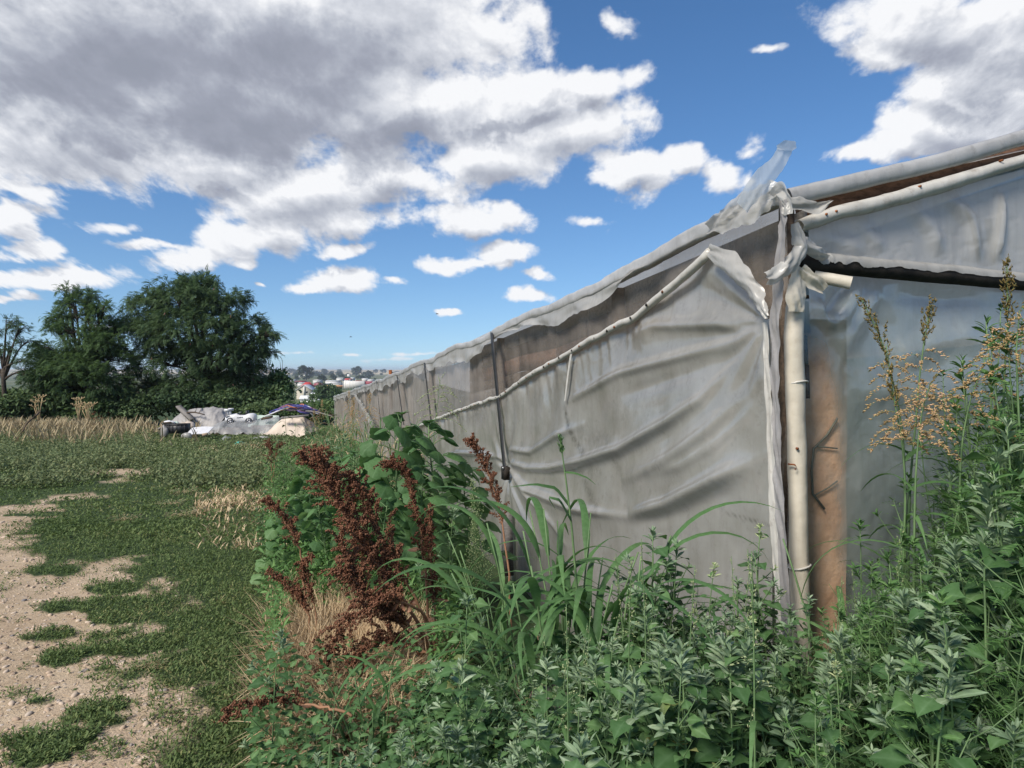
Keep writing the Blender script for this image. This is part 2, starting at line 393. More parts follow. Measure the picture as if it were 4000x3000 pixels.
T_BLADE = leaf_tpl([.05, .06, .05, .0], .3, .5)
T_CRUMB = (np.array([(0, 0, .5), (.5, 0, 0), (-.25, .45, 0), (-.25, -.45, 0), (0, 0, -.5)]), [(0, 1, 2), (0, 2, 3), (0, 3, 1), (4, 2, 1), (4, 3, 2), (4, 1, 3)])
def lobed_tpl(n=22, lobes=5, depth=.16, cup=.18):
    """round, shallowly lobed leaf with a notch at the stalk"""
    V = [(.0, 0, 0)]; F = []
    for k in range(n+1):
        a = -math.pi*.93+2*math.pi*.93*k/n
        r = (.5+.12*math.cos(a))*(1-depth*(.5-.5*math.cos(a*lobes)))*(1+.05*(-1)**k)
        for f_, z in ((.55, .03), (1.0, -cup*.5*(1+.3*math.sin(3*a)))):
            V.append((.18+r*f_*math.cos(a), r*f_*math.sin(a), z-.1*(r*f_*math.cos(a))**2))
    for k in range(n):
        a = 1+2*k
        F += [(0, a, a+2), (a, a+1, a+3, a+2)]
    return np.array(V), F
T_LOBED = lobed_tpl()
def pinnate_tpl(pairs=5, lw=.11, ll=.30, droop=.45):
    V = []; F = []
    for i in range(pairs):
        t = .15+.85*i/pairs; z = -droop*t*t; x = t
        for sgn in (-1, 1):
            b = len(V); l = ll*(1-.35*t)
            V += [(x, 0, z), (x-lw+.10, sgn*l*.5, z+.02), (x+.16, sgn*l, z-.09), (x+lw+.08, sgn*l*.5, z-.02)]
            F.append((b, b+1, b+2, b+3))
    b = len(V); t = 1; V += [(t-.02, 0, -droop), (t+.1, -.06, -droop*1.15), (t+.25, 0, -droop*1.35), (t+.1, .06, -droop*1.15)]; F.append((b, b+1, b+2, b+3))
    return np.array(V), F
T_PINN = pinnate_tpl()
def frames(X, up=None, roll=None):
    """orthonormal frames with X given and Z as near to up as possible"""
    X = unit(X); n = len(X)
    U = np.tile([0, 0, 1.], (n, 1)) if up is None else np.asarray(up, float)
    Y = np.cross(U, X); l = np.linalg.norm(Y, axis=1, keepdims=True); Y = np.where(l < 1e-3, np.array([[0, 1., 0]]), Y); Y = unit(Y); Z = np.cross(X, Y)
    if roll is not None:
        c, s_ = np.cos(roll)[:, None], np.sin(roll)[:, None]; Y, Z = Y*c+Z*s_, Z*c-Y*s_
    return X, Y, Z
def ribbon(mb, P, W, side, thick=0.0):
    P = np.asarray(P, float); W = np.asarray(W, float); side = unit(side) if np.ndim(side) > 1 else np.tile(unit(side), (len(P), 1))
    rows = np.stack([P-side*W[:, None], P, P+side*W[:, None]], 1)
    nrm = unit(np.cross(side, np.gradient(P, axis=0))); rows[:, 1] -= nrm*W[:, None]*.25
    return mb.grid(rows)

# ---------------------------------------------------------------- the place's layout: long plastic wall and gable of the greenhouse
CX0, CY0 = 1.26, 3.2                        # near corner of the greenhouse
WD = unit(np.array([-.325, 1.0, 0])); WN = np.array([-WD[1], WD[0], 0])      # along the long wall; outward normal
GD = np.array([WD[1], -WD[0], 0]); GN = -WD                                  # along the gable; outward normal
C0 = np.array([CX0, CY0, 0])
EAVE_Y = [3.0, 3.2, 5.4, 7.78, 11.7, 14.6, 18.1, 26, 35.7]; EAVE_Z = [2.45, 2.43, 2.235, 2.04, 1.77, 1.56, 1.33, .83, .26]
S_END = 34.0
def eave_z(s): return np.interp(CY0+s*WD[1], EAVE_Y, EAVE_Z)
def wall_sz(px, py, off=0.0):
    d = ray(px, py); A = np.array([[d[0], -WD[0]], [1.0, -WD[1]]]); t, s = np.linalg.solve(A, [CX0+WN[0]*off, CY0+WN[1]*off]); return s, CAMZ+t*d[2]
def wallp(px, py, off=0.0):
    s, z = wall_sz(px, py, off); return C0+WD*s+np.array([0, 0, z])+WN*off
def gable_sz(px, py, off=0.0):
    d = ray(px, py); A = np.array([[d[0], -GD[0]], [1.0, -GD[1]]]); t, s = np.linalg.solve(A, [CX0+GN[0]*off, CY0+GN[1]*off]); return s, CAMZ+t*d[2]
def gablep(px, py, off=0.0):
    s, z = gable_sz(px, py, off); return C0+GD*s+np.array([0, 0, z])+GN*off

# ---------------------------------------------------------------- terrain
def gz(x, y):
    x = np.asarray(x, float); y = np.asarray(y, float)
    z = -.035*np.clip(y, -40, 38)
    z = z - 10.7*sstep(y, 39, 190)
    z = z + 26*sstep(np.hypot(x, y), 2600, 6500)
    d = (x-CX0)*WN[0]+(y-CY0)*WN[1]; s = (x-CX0)*WD[0]+(y-CY0)*WD[1]
    z = z - .30*np.exp(-(np.maximum(d, 0)/1.1)**2)*sstep(s, -1.5, 2.5)*(1-sstep(s, 12, 20))
    near = 1-sstep(np.hypot(x, y), 60, 150)
    z = z + near*(.10*(fbm(x*.35, y*.35, 3, 3)-.5)+.035*(fbm(x*2.1, y*2.1, 3, 5)-.5))
    z = z + (1-near)*.8*(fbm(x*.004, y*.004, 3, 9)-.5)
    return z
def gpt(px, py):
    """the ground point seen at a picture position"""
    d = ray(px, py); Y = 1.6/max(-d[2], 1e-4)*.9
    for _ in range(30): Y = (CAMZ-float(gz(d[0]*Y, Y)))/-d[2]
    return np.array([d[0]*Y, Y, float(gz(d[0]*Y, Y))])
def root(px, Y): return np.array([(px-512)/FPX*Y, Y, float(gz((px-512)/FPX*Y, Y))])
PATH = [(-260, 1150), (150, 900), (160, 768), (172, 725), (168, 690), (166, 655), (140, 640), (146, 590), (128, 560), (66, 560), (44, 545), (48, 530), (74, 512), (106, 497), (132, 486), (168, 473), (176, 468), (150, 468), (96, 474), (52, 492), (0, 504), (-80, 515), (-260, 560), (-600, 800)]
PATH_XY = np.array([gpt(*p)[:2] for p in PATH])
def poly_sd(x, y, P):
    """signed distance to a polygon, positive inside"""
    x = np.asarray(x, float); y = np.asarray(y, float); d = np.full(x.shape, 1e9); ins = np.zeros(x.shape, bool)
    for i in range(len(P)):
        a = P[i]; b = P[(i+1) % len(P)]; e = b-a
        t = np.clip(((x-a[0])*e[0]+(y-a[1])*e[1])/max(e@e, 1e-9), 0, 1)
        d = np.minimum(d, np.hypot(x-a[0]-t*e[0], y-a[1]-t*e[1]))
        c = ((a[1] > y) != (b[1] > y)) & (x < (b[0]-a[0])*(y-a[1])/((b[1]-a[1]) if b[1] != a[1] else 1e-9)+a[0]); ins ^= c
    return np.where(ins, d, -d)
PATCH = [(75, 520, 40, 5), (20, 515, 40, 4), (55, 572, 34, 6), (110, 590, 26, 8), (60, 607, 30, 8), (112, 605, 40, 8), (48, 636, 34, 7), (120, 615, 36, 8), (120, 648, 40, 8), (66, 655, 34, 9), (100, 636, 16, 4), (60, 662, 20, 6), (105, 668, 12, 4), (40, 702, 16, 6), (10, 695, 22, 10), (95, 712, 26, 12), (66, 740, 40, 16), (40, 758, 40, 16), (10, 742, 20, 10), (110, 722, 20, 6)]
def dirt_raw(x, y):
    sd = poly_sd(x, y, PATH_XY)
    v = .16 + sd*1.2 + .50*(fbm(x*1.3+4, y*1.3, 4, 21)-.5)*2 + .50*(fbm(x*5, y*5, 4, 24)-.5)*2
    Y = np.maximum(y, .5); px = 512+FPX*x/Y; py = HY+FPX*(CAMZ-gz(x, y))/Y
    for (cx_, cy_, rx, ry) in PATCH:
        g = gpt(cx_, cy_); kx = rx/FPX*g[1]; ky = ry/FPX*g[1]*g[1]/1.75
        q = np.hypot((x-g[0])/kx, (y-g[1])/ky); v = v-1.05*(1-sstep(q+1.1*(fbm(x*6, y*6, 4, 31)-.5), .35, 1.45))
    v = v-.42*sstep(y, 7.5, 11.5)-.5*sstep(y, 5, 9)*fbm(x*2.2, y*1.1, 3, 77)
    # a few bare spots out in the field
    for (cx_, cy_, rx, ry) in [(112, 472, 24, 3.5), (150, 471, 24, 3), (80, 497, 26, 3.0), (175, 464, 12, 1.4)]:
        g = gpt(cx_, cy_); kx = rx/FPX*g[1]; ky = ry/FPX*g[1]*g[1]/1.75
        q = np.hypot((x-g[0])/kx, (y-g[1])/ky); v = np.maximum(v, .9*(1-sstep(q+.8*(fbm(x*3, y*3, 3, 41)-.5), .5, 1.2))-.2)
    return v
def dirt(x, y): return sstep(dirt_raw(x, y), -.12, .22)

def ground_mesh():
    r = [.25]
    while r[-1] < 9000: r.append(r[-1]*(1.016 if 2.2 < r[-1] < 12 else (1.03 if r[-1] < 60 else 1.07)))
    r = np.array(r)
    a = np.concatenate([np.linspace(-180, -62, 14)[:-1], np.linspace(-62, -10, 230)[:-1], np.linspace(-10, 45, 70)[:-1], np.linspace(45, 180, 16)])
    A, RR = np.meshgrid(np.radians(a), r); x = RR*np.sin(A); y = RR*np.cos(A)
    return x, y, gz(x, y), dirt(x, y)*(1-sstep(RR, 20, 34))
m, t, o = newmat('earth_and_turf')
at_ = t.nodes.new('ShaderNodeAttribute'); at_.attribute_name = 'dirt'
tcn = t.nodes.new('ShaderNodeTexCoord')
n1 = nz(t, 2.2, 8, .6); n2 = nz(t, 14, 8, .65); n3 = nz(t, 70, 5, .6)
soil = ramp(t, n2, [(.25, (.27, .20, .125)), (.5, (.40, .31, .205)), (.75, (.50, .40, .28))])
soil = mixc(t, ramp(t, n1, [(.35, (0, 0, 0)), (.7, (.55,)*3)]), soil, (.26, .18, .12))
soil = mixc(t, ramp(t, nz(t, .9, 5, .6), [(.42, (0,)*3), (.62, (.5,)*3)]), soil, (.44, .345, .25))
vo = t.nodes.new('ShaderNodeTexVoronoi'); vo.inputs['Scale'].default_value = 26; lk(t, tcn.outputs['Object'], vo.inputs['Vector'])
peb = ramp(t, vo.outputs['Distance'], [(.20, (1, 1, 1)), (.34, (0, 0, 0))])
pcol = ramp(t, vo.outputs['Color'], [(.0, (.30, .24, .19)), (.4, (.42, .36, .30)), (.75, (.52, .46, .40)), (1.0, (.24, .21, .20))])
pm = t.nodes.new('ShaderNodeMath'); pm.operation = 'MULTIPLY'; lk(t, peb, pm.inputs[0]); lk(t, ramp(t, vo.outputs['Color'], [(.66, (0,)*3), (.72, (.7,)*3)]), pm.inputs[1])
soil = mixc(t, pm.outputs[0], soil, pcol)
turf = ramp(t, n2, [(.3, (.022, .04, .016)), (.6, (.05, .075, .03)), (.8, (.10, .095, .05))])
far = ramp(t, nz(t, .012, 6, .6), [(.35, (.05, .075, .035)), (.5, (.09, .11, .05)), (.65, (.20, .18, .11))])
sx_ = t.nodes.new('ShaderNodeSeparateXYZ'); lk(t, tcn.outputs['Object'], sx_.inputs[0])
mr = t.nodes.new('ShaderNodeMapRange'); lk(t, sx_.outputs[1], mr.inputs[0]); mr.inputs[1].default_value = 45; mr.inputs[2].default_value = 120
turf = mixc(t, mr.outputs[0], turf, far)
# the pale stubble fields on the low rise at the horizon, striped with strips of wood
mp = t.nodes.new('ShaderNodeMapping'); mp.inputs['Scale'].default_value = (.0006, .0035, .0035); lk(t, tcn.outputs['Object'], mp.inputs[0])
hz_ = ramp(t, nz(t, 1.0, 3, .5, mp.outputs[0]), [(.40, (.42, .34, .21)), (.52, (.52, .44, .28)), (.56, (.06, .08, .04)), (.60, (.30, .27, .15)), (.68, (.50, .42, .28))])
mr2 = t.nodes.new('ShaderNodeMapRange'); lk(t, sx_.outputs[1], mr2.inputs[0]); mr2.inputs[1].default_value = 2500; mr2.inputs[2].default_value = 2900
turf = mixc(t, mr2.outputs[0], turf, hz_)
am = t.nodes.new('ShaderNodeMath'); am.operation = 'MULTIPLY_ADD'; lk(t, n3, am.inputs[0]); am.inputs[1].default_value = .5; lk(t, at_.outputs['Fac'], am.inputs[2])
af = t.nodes.new('ShaderNodeMapRange'); lk(t, am.outputs[0], af.inputs[0]); af.inputs[1].default_value = .45; af.inputs[2].default_value = 1.1
p = pbsdf(t, mixc(t, af.outputs[0], turf, soil), .9, .15)
hh = t.nodes.new('ShaderNodeMath'); hh.operation = 'MULTIPLY_ADD'; lk(t, pm.outputs[0], hh.inputs[0]); hh.inputs[1].default_value = .6; lk(t, n3, hh.inputs[2])
bump(t, hh.outputs[0], .6, .02, p); lk(t, p.outputs[0], o.inputs[0])
gx, gy, gzz, gd = ground_mesh()
nr, nc = gx.shape; idx = np.arange(nr*nc).reshape(nr, nc)
FF = np.stack([idx[:-1, :-1], idx[:-1, 1:], idx[1:, 1:], idx[1:, :-1]], -1).reshape(-1, 4)[:, ::-1]
PV = np.stack([gx, gy, gzz], -1).reshape(-1, 3); GDv = gd.ravel()
isd = GDv[FF].mean(1) > .5
def submesh(name, F, kind_label):
    u, inv = np.unique(F.ravel(), return_inverse=True)
    mb = MB(); mb.V = [PV[u]]; mb.n = len(u); mb.F = [inv.reshape(-1, 4)]
    return tag(mb.build(name, MATS['earth_and_turf'], smooth=True, attrs={'dirt': GDv[u]}), kind='structure')
submesh('ground', FF[~isd], None)
submesh('dirt_path', FF[isd], None)

# ---------------------------------------------------------------- stones lying on the path
def vis_pts(n, y0, y1, p0, p1):
    Y = np.exp(rng.uniform(np.log(y0), np.log(y1), n)); px = rng.uniform(p0, p1, n); return (px-512)/FPX*Y, Y
plain('pebble', (.30, .25, .21), (.55, .49, .43), 30, .8, .2)
x, y = vis_pts(2600, 2.6, 12, -60, 200); k = dirt(x, y) > .6; x, y = x[k], y[k]
n = len(x); th = rng.uniform(0, 6.28, n); X = np.stack([np.cos(th), np.sin(th), .2*rng.normal(size=n)], 1); X, Yv, Z = frames(X)
sz = .006+.030*rng.random(n)**5+.0016*y
T_STONE = (lambda: (np.array([(math.cos(a)*r_*(1+.25*math.sin(2*a+1)), math.sin(a)*r_*.8, z) for z, r_ in ((-.25, .5), (.1, .55), (.33, .3)) for a in np.arange(7)*2*np.pi/7]+[(0, 0, .38)]),
   [(7*j+i, 7*j+(i+1) % 7, 7*j+7+(i+1) % 7, 7*j+7+i) for j in range(2) for i in range(7)]+[(14+i, 14+(i+1) % 7, 21) for i in range(7)]))()
mb = MB(); mb.batch(*T_STONE, np.stack([x, y, gz(x, y)+sz*.05], 1), X, Yv, Z, np.stack([sz*rng.uniform(.8, 1.4, n), sz, sz*.8], 1))
m, t, o = newmat('stones'); g = t.nodes.new('ShaderNodeNewGeometry')
p = pbsdf(t, ramp(t, g.outputs['Random Per Island'], [(0, (.26, .19, .14)), (.4, (.38, .29, .21)), (.85, (.46, .38, .30)), (1, (.16, .15, .15))]), .8, .2); lk(t, p.outputs[0], o.inputs[0])
tag(mb.build('stones', m, smooth=True), 'small rounded stones scattered over the bare dirt path', 'stones', kind='stuff')

# ---------------------------------------------------------------- greenhouse materials
film('milky_sheet', (.40, .39, .345), (.58, .57, .535), clear=.17, transl=.44, rough=.27, spec=.7, gamt=.3, bmp=.05, streak=.35, coat=1.0, attr=True)
film('worn_mesh', (.25, .22, .19), (.38, .34, .30), cattr=True, clear=.42, transl=.22, rough=.55, spec=.3, gscale=2.2, gamt=.3, bmp=.3)
film('eave_wrap', (.33, .325, .315), (.44, .435, .425), clear=0, transl=.12, rough=.42, spec=.4, gamt=.5)
film('torn_film', (.46, .45, .42), (.56, .55, .515), clear=.14, transl=.38, rough=.38, spec=.45, gamt=.25, bmp=.04)
film('streamer_film', (.66, .70, .72), (.74, .78, .80), clear=.28, transl=.5, rough=.3, spec=.5, gamt=.0)
film('grey_drape', (.27, .255, .25), (.38, .365, .355), clear=.08, transl=.25, rough=.45, spec=.3, gamt=.4)
film('yellowed_film', (.54, .49, .395), (.64, .59, .49), clear=0, transl=.18, rough=.38, spec=.45, gscale=5, gamt=.35, grime=(.25, .19, .12))
film('gable_sheet', (.20, .245, .235), (.36, .395, .385), clear=.46, transl=.30, coat=1.0, rough=.28, spec=.6, gamt=.2, gscale=2.0, bmp=.08, cattr=True)
film('gable_upper_sheet', (.42, .415, .40), (.50, .495, .475), clear=.12, transl=.35, rough=.32, spec=.5, gamt=.2, bmp=.08)
film('roof_film', (.55, .55, .54), (.62, .62, .61), clear=.1, transl=.5, rough=.4, spec=.4, gamt=.3)
film('hem_film', (.47, .45, .40), (.57, .55, .50), clear=0, transl=.15, rough=.4, spec=.4, gamt=.6, grime=(.16, .11, .07))
wood('old_wood', (.035, .028, .022), (.12, .085, .06))
wood('grey_wood', (.10, .095, .09), (.24, .22, .20))
wood('brown_wood', (.055, .032, .02), (.20, .11, .07))
plain('black_strap', (.012, .012, .013), (.03, .03, .03), 20, .5, .3)
plain('black_pole', (.010, .009, .008), (.035, .028, .022), 12, .7, .2, .4)
plain('rust', (.10, .03, .012), (.28, .10, .035), 30, .8, .2, .4)
plain('bright_metal', (.5, .5, .5), (.35, .33, .3), 30, .35, .5, 0, 40, .9)
m, t, o = newmat('tan_board')
n = nz(t, 3.5, 8, .68); p = pbsdf(t, ramp(t, n, [(.26, (.42, .22, .13)), (.42, (.70, .42, .25)), (.6, (.78, .52, .34)), (.78, (.72, .56, .44))]), .8, .15); bump(t, nz(t, 18, 5), .5, .02, p); lk(t, p.outputs[0], o.inputs[0])

GH = thing('greenhouse', 'long sagging plastic covered greenhouse with a torn film corner above the weeds', 'greenhouse', (CX0, CY0, float(gz(CX0, CY0))))
GO = np.array(GH.location)
def gpart(mb, name, mat, parent=None, smooth=True, attrs=None, label=None):
    o = mb.build(name, MATS[mat], parent or GH, smooth=smooth, attrs=attrs, origin=GO)
    if label: o['label'] = label
    return o
def W3(s, z, off=0.0):
    s, z, off = np.broadcast_arrays(np.asarray(s, float), np.asarray(z, float), np.asarray(off, float))
    return C0+s[..., None]*WD+z[..., None]*np.array([0, 0, 1.])+off[..., None]*WN
def G3(s, z, off=0.0):
    s, z, off = np.broadcast_arrays(np.asarray(s, float), np.asarray(z, float), np.asarray(off, float))
    return C0+s[..., None]*GD+z[..., None]*np.array([0, 0, 1.])+off[..., None]*GN
def pline(s, z, pts, plane=wall_sz):
    """distance to a polyline given as picture positions, and the place along it (0..1)"""
    P = np.array([plane(*q, .03 if plane is wall_sz else -.02) for q in pts]); seg = np.linalg.norm(np.diff(P, axis=0), axis=1); cum = np.concatenate([[0], np.cumsum(seg)])/seg.sum()
    d = np.full(s.shape, 1e9); tt = np.zeros(s.shape)
    for i in range(len(P)-1):
        e = P[i+1]-P[i]; k = np.clip(((s-P[i][0])*e[0]+(z-P[i][1])*e[1])/(e@e), 0, 1)
        dd = np.hypot(s-P[i][0]-k*e[0], z-P[i][1]-k*e[1]); b = dd < d; d = np.where(b, dd, d); tt = np.where(b, cum[i]+k*(cum[i+1]-cum[i]), tt)
    return d, tt
def q5(*pts): return [(460.8+.162*x, 256+.162*y) for x, y in pts]      # reading positions off an enlarged detail
def wbase(s):
    P = W3(s, 0*np.asarray(s)); return gz(P[..., 0], P[..., 1])

# ---- lower sheet of the long wall, slung and tied at the strap
HEM = [(768, 319), (757, 292), (736, 268), (713, 252), (685, 278), (659, 299), (634, 319), (600, 337), (569, 354), (535, 374), (502, 396), (476, 405), (456, 412), (430, 422), (405, 431)]
hs_ = np.array([wall_sz(*q, .03) for q in HEM])
def hem_z(s): return np.interp(s, hs_[:, 0], hs_[:, 1])
s0, s1 = hs_[0, 0]-.03, hs_[-1, 0]
ss = s0+(s1-s0)*np.linspace(0, 1, 420)**1.5
v = np.linspace(0, 1, 170)
SG, VG = np.meshgrid(ss, v, indexing='ij')
zt = hem_z(SG); zb = wbase(SG)-.1; ZG = zb+(zt-zb)*VG
D = .035*(fbm(SG*1.1, ZG*1.4, 3, 61)-.5)*2
FOLDS = [  # picture polyline, width, height, sharpness at the ends
 (q5((285, 1260), (420, 1310), (560, 1310), (740, 1270), (1000, 1190), (1300, 1020), (1500, 880), (1830, 500)), .055, .055),
 (q5((420, 1330), (740, 1330), (1000, 1260), (1300, 1100), (1540, 930), (1850, 640)), .10, -.040),
 (q5((1050, 1600), (1300, 1530), (1500, 1430), (1750, 1300), (1890, 1240)), .07, .065),
 (q5((1050, 1660), (1300, 1610), (1600, 1500), (1890, 1370)), .08, -.035),
 (q5((285, 1280), (420, 1440), (700, 1560), (1050, 1610)), .05, .050),
 (q5((1000, 1390), (1300, 1250), (1550, 1080), (1860, 760)), .07, .035),
 (q5((660, 900), (1000, 720), (1400, 610), (1840, 490)), .05, .035),
 (q5((1000, 860), (1400, 730), (1700, 600), (1850, 520)), .08, -.045),
 (q5((265, 1250), (130, 1220), (0, 1215), (-90, 1225)), .05, .05),
 (q5((265, 1290), (100, 1330), (-90, 1330)), .06, -.03),
 (q5((290, 1190), (440, 1210), (600, 1110), (760, 1040)), .045, .035),
 (q5((290, 1300), (330, 1450), (420, 1650), (480, 1800)), .05, .045),
 (q5((300, 1290), (380, 1420), (560, 1640), (640, 1780)), .045, .035),
 (q5((1850, 470), (1600, 420), (1200, 430), (1080, 480)), .05, .03),
 (q5((1860, 900), (1600, 1160), (1400, 1290), (1200, 1350)), .05, .018),
]
for pts, w, a in FOLDS:
    d, k = pline(SG, ZG, pts); D += (1.2 if a > 0 else .45)*a*(.60*np.exp(-(d/(w*.55))**2)+.32*np.exp(-(d/(w*1.7))**2))*np.clip(4*k, 0, 1)**.6*np.clip(4*(1-k), .25, 1)
bs, bz = wall_sz(505, 470, .03)
rr = np.hypot(SG-bs, ZG-bz); th = np.arctan2(ZG-bz, SG-bs)
D += .016*np.sin(11*th+3*fbm(SG*2, ZG*2, 2, 63))*np.minimum(rr/.12, 1)*np.exp(-rr/.55)-.05*np.exp(-(rr/.16)**2)
cs_, cz_ = wall_sz(768, 322, .03)
rr = np.hypot(SG-cs_, ZG-cz_); th = np.arctan2(ZG-cz_, SG-cs_)
D += .014*np.sin(13*th)*np.minimum(rr/.1, 1)*np.exp(-rr/.7)
top = np.maximum(zt-ZG, 0)
wr = fbm(SG*7+top*2, top*1.2, 4, 65)-.5
D += .055*wr*np.exp(-top/.22)*np.clip(top/.02, 0, 1)*sstep(SG, .8, 1.6)
cr_ = np.abs(fbm(SG*5, ZG*5, 4, 66)-.5)
D += .06*np.maximum(.07-cr_, 0)*np.exp(-top/.30)
D *= .35+.65*sstep(SG-s0, 0, .35)
gr = np.zeros_like(SG)
for pts, w, a in [(q5((640, 890), (665, 1000), (700, 1120), (760, 1210), (800, 1250)), .035, .9), (q5((680, 590), (660, 760), (645, 880)), .025, .8), (q5((230, 900), (245, 1020), (240, 1130)), .04, .8), (q5((740, 1320), (790, 1450), (880, 1600)), .05, .55), (q5((700, 1120), (960, 1130)), .08, .35), (q5((940, 1260), (1000, 1320)), .03, .5), (q5((285, 1350), (285, 1600)), .04, .5), (q5((-60, 1000), (200, 980)), .10, .35), (q5((880, 980), (1300, 900)), .12, .2), (q5((700, 1330), (900, 1330)), .04, .4), ([(722, 512), (748, 519), (774, 527)], .006, .8), (q5((1090, 360), (1070, 500)), .03, .5), ([(640, 330), (600, 352)], .05, .4), (q5((1840, 620), (1870, 1000)), .03, .45)]:
    d, k = pline(SG, ZG, pts); gr = np.maximum(gr, a*np.exp(-(d/w)**2)*np.clip(6*k, 0, 1)*np.clip(6*(1-k), 0, 1))
gr = np.maximum(gr, .55*(1-sstep(ZG-zb, .1, .5)))
mb = MB(); mb.grid(W3(SG, ZG, D+.03)); sheet = gpart(mb, 'lower_sheet', 'milky_sheet', attrs={'grime': gr.ravel()}, label='milky grey plastic sheet stretched in folds along the wall')
# seam hanging from the hem
mb = MB(); pts = [wallp(*q, .075) for q in q5((684, 585), (668, 680), (655, 780), (642, 895))]; ribbon(mb, pts, [.02, .018, .016, .01], WD); gpart(mb, 'seam', 'hem_film', sheet)
# rolled hem with nail heads
hp = [q for q in HEM[3:]]; hx = np.array([wall_sz(*q, .045) for q in hp]); sa = np.linspace(hx[0, 0], hx[-1, 0], 160); za = np.interp(sa, hx[:, 0], hx[:, 1])
P = W3(sa, za+.012*(fbm(sa*6, sa*0, 3, 70)-.5)*2, .05+.02*fbm(sa*4, sa*0, 2, 71))
mb = MB(); mb.tube(P, .020+.010*fbm(sa*9, sa*0+3, 3, 72), 8); hem = gpart(mb, 'rolled_hem', 'hem_film')
for k in range(30):
    s = float(np.interp((k+rng.random()*.5)/30, [0, 1], [wall_sz(684, 278)[0], wall_sz(448, 414)[0]])); z = float(np.interp(s, hx[:, 0], hx[:, 1]))
    c = W3(s, z-.004, .088); mb = MB(); e = .019+.010*rng.random(); mb.batch(*T_CRUMB, [c], np.array([WD]), np.array([WN]), np.array([[0, 0, 1.]]), np.array([[e*1.4, .012, e]]))
    gpart(mb, 'nail', 'rust' if k % 3 == 0 else 'black_pole', hem, False)
# edge strip of the sheet along the post
def crumple(pts, hw, plane, off, cols=7, n=40, amp=.012, seed=0, curl=.0, name=None, mat=None, label=None, parent=None, off2=None):
    """a strip of film following picture positions on a wall plane, creased and curled"""
    of = np.broadcast_to(np.asarray(off, float), len(pts)); P = np.array([plane(*q, f) for q, f in zip(pts, of)]); nrm = WN if plane is wallp else GN
    k = np.linspace(0, 1, len(P)); kk = np.linspace(0, 1, n)
    P = np.stack([np.interp(kk, k, P[:, i]) for i in range(3)], 1)
    for _ in range(2): P[1:-1] = (P[:-2]+2*P[1:-1]+P[2:])/4
    h = np.interp(kk, k, np.broadcast_to(hw, len(pts)))*P[:, 1]/FPX; cols = cols+4
    T = unit(np.gradient(P, axis=0)); sd_ = unit(np.cross(T, nrm)); w = np.linspace(-1, 1, cols)
    A, Bq = np.meshgrid(kk, w, indexing='ij'); L = np.linalg.norm(np.diff(P, axis=0), axis=1).sum()
    e1 = fbm(A*L*14, Bq*0+seed, 4, seed); e2 = fbm(A*L*14, Bq*0+seed+40, 4, seed+3)
    ex = 1+.75*np.where(Bq < 0, e1-.5, e2-.5)*np.abs(Bq)
    rid = lambda x_, y_, sd0: 1-4*np.abs(fbm(x_, y_, 3, sd0)-.5)
    disp = amp*(1.0*rid(A*L*6+Bq*.5, Bq*.9+A*L*2, seed+1)+.22*rid(A*L*13, Bq*1.6, seed+2)-.3)+curl*(1-Bq**2)
    G_ = P[:, None]+sd_[:, None]*(h[:, None]*w[None]*ex)[..., None]+nrm*disp[..., None]
    mb = MB(); mb.grid(G_)
    if name: return gpart(mb, name, mat, parent, label=label)
    return mb
crumple([(765, 322), (768, 380), (771, 440), (774, 500), (777, 560), (781, 640), (784, 700)], [4, 5, 5.5, 6, 6, 6, 6], wallp, .06, amp=.008, seed=3, name='edge_strip', mat='hem_film')
crumple([(711, 250), (730, 262), (746, 278), (757, 292), (764, 306), (770, 318)], [7, 10, 11, 9, 7, 4], wallp, .085, amp=.02, seed=5, curl=.02, name='folded_flap', mat='torn_film', label='sheet corner folded back and crumpled', parent=sheet)

# ---- worn mesh behind it, reaching the eave along the whole wall
s = np.concatenate([np.linspace(.0, 5, 240)[:-1], np.linspace(5, S_END, 420)]); v = np.linspace(0, 1, 40)
SG2, VG2 = np.meshgrid(s, v, indexing='ij'); zt2 = eave_z(SG2)-.02; zb2 = wbase(SG2)-.05; ZG2 = zb2+(zt2-zb2)*VG2
D2 = -.03+.10*(fbm(SG2*2.2+.15*np.sin(ZG2*5), ZG2*.35, 4, 81)-.5)+.05*(fbm(SG2*7+ZG2*.5, ZG2*.5, 3, 82)-.5)-.05*np.sin(np.pi*VG2)*(1+np.sin(SG2*1.9))/2+.09*sstep(SG2, 16, 26)*(fbm(SG2*1.3, ZG2*.4, 3, 84)-.4)
mb = MB(); mb.grid(W3(SG2, ZG2, D2)); mesh_o = gpart(mb, 'mesh_wall', 'worn_mesh', label='worn grey brown translucent mesh', attrs={'clear': (.62-.34*sstep(SG2, 3.5, 12)-.16*sstep(fbm(SG2*1.3, ZG2*.6, 4, 87), .5, .7)).ravel()})
# ---- boards and posts behind the mesh
for k, (d0_, hh_, mt) in enumerate([(.13, .12, 'grey_wood'), (.27, .13, 'old_wood'), (.42, .14, 'brown_wood'), (.57, .13, 'old_wood'), (.71, .12, 'grey_wood'), (.86, .14, 'brown_wood')]):
    mb = MB()
    pts = [W3(q, eave_z(q)-d0_+.02*math.sin(q*3+k), -.16-.008*(k % 2)) for q in np.linspace(.02, 6.4 if k < 5 else 3.0, 7)]
    for a, b in zip(pts[:-1], pts[1:]): mb.beam(a, b+(b-a)*.002, .025+.004*(k % 2), hh_+.022)
    gpart(mb, 'plank', mt, smooth=False)
for q in (1.9, 4.85, 8.9, 12.1, 15.6, 19.3, 23, 27, 31, 33.9):
    mb = MB(); mb.beam(W3(q, float(wbase(q))-.2, -.13), W3(q, float(eave_z(q))-.06, -.13), .09, .09, up=WN); gpart(mb, 'wall_post', 'old_wood', smooth=False)
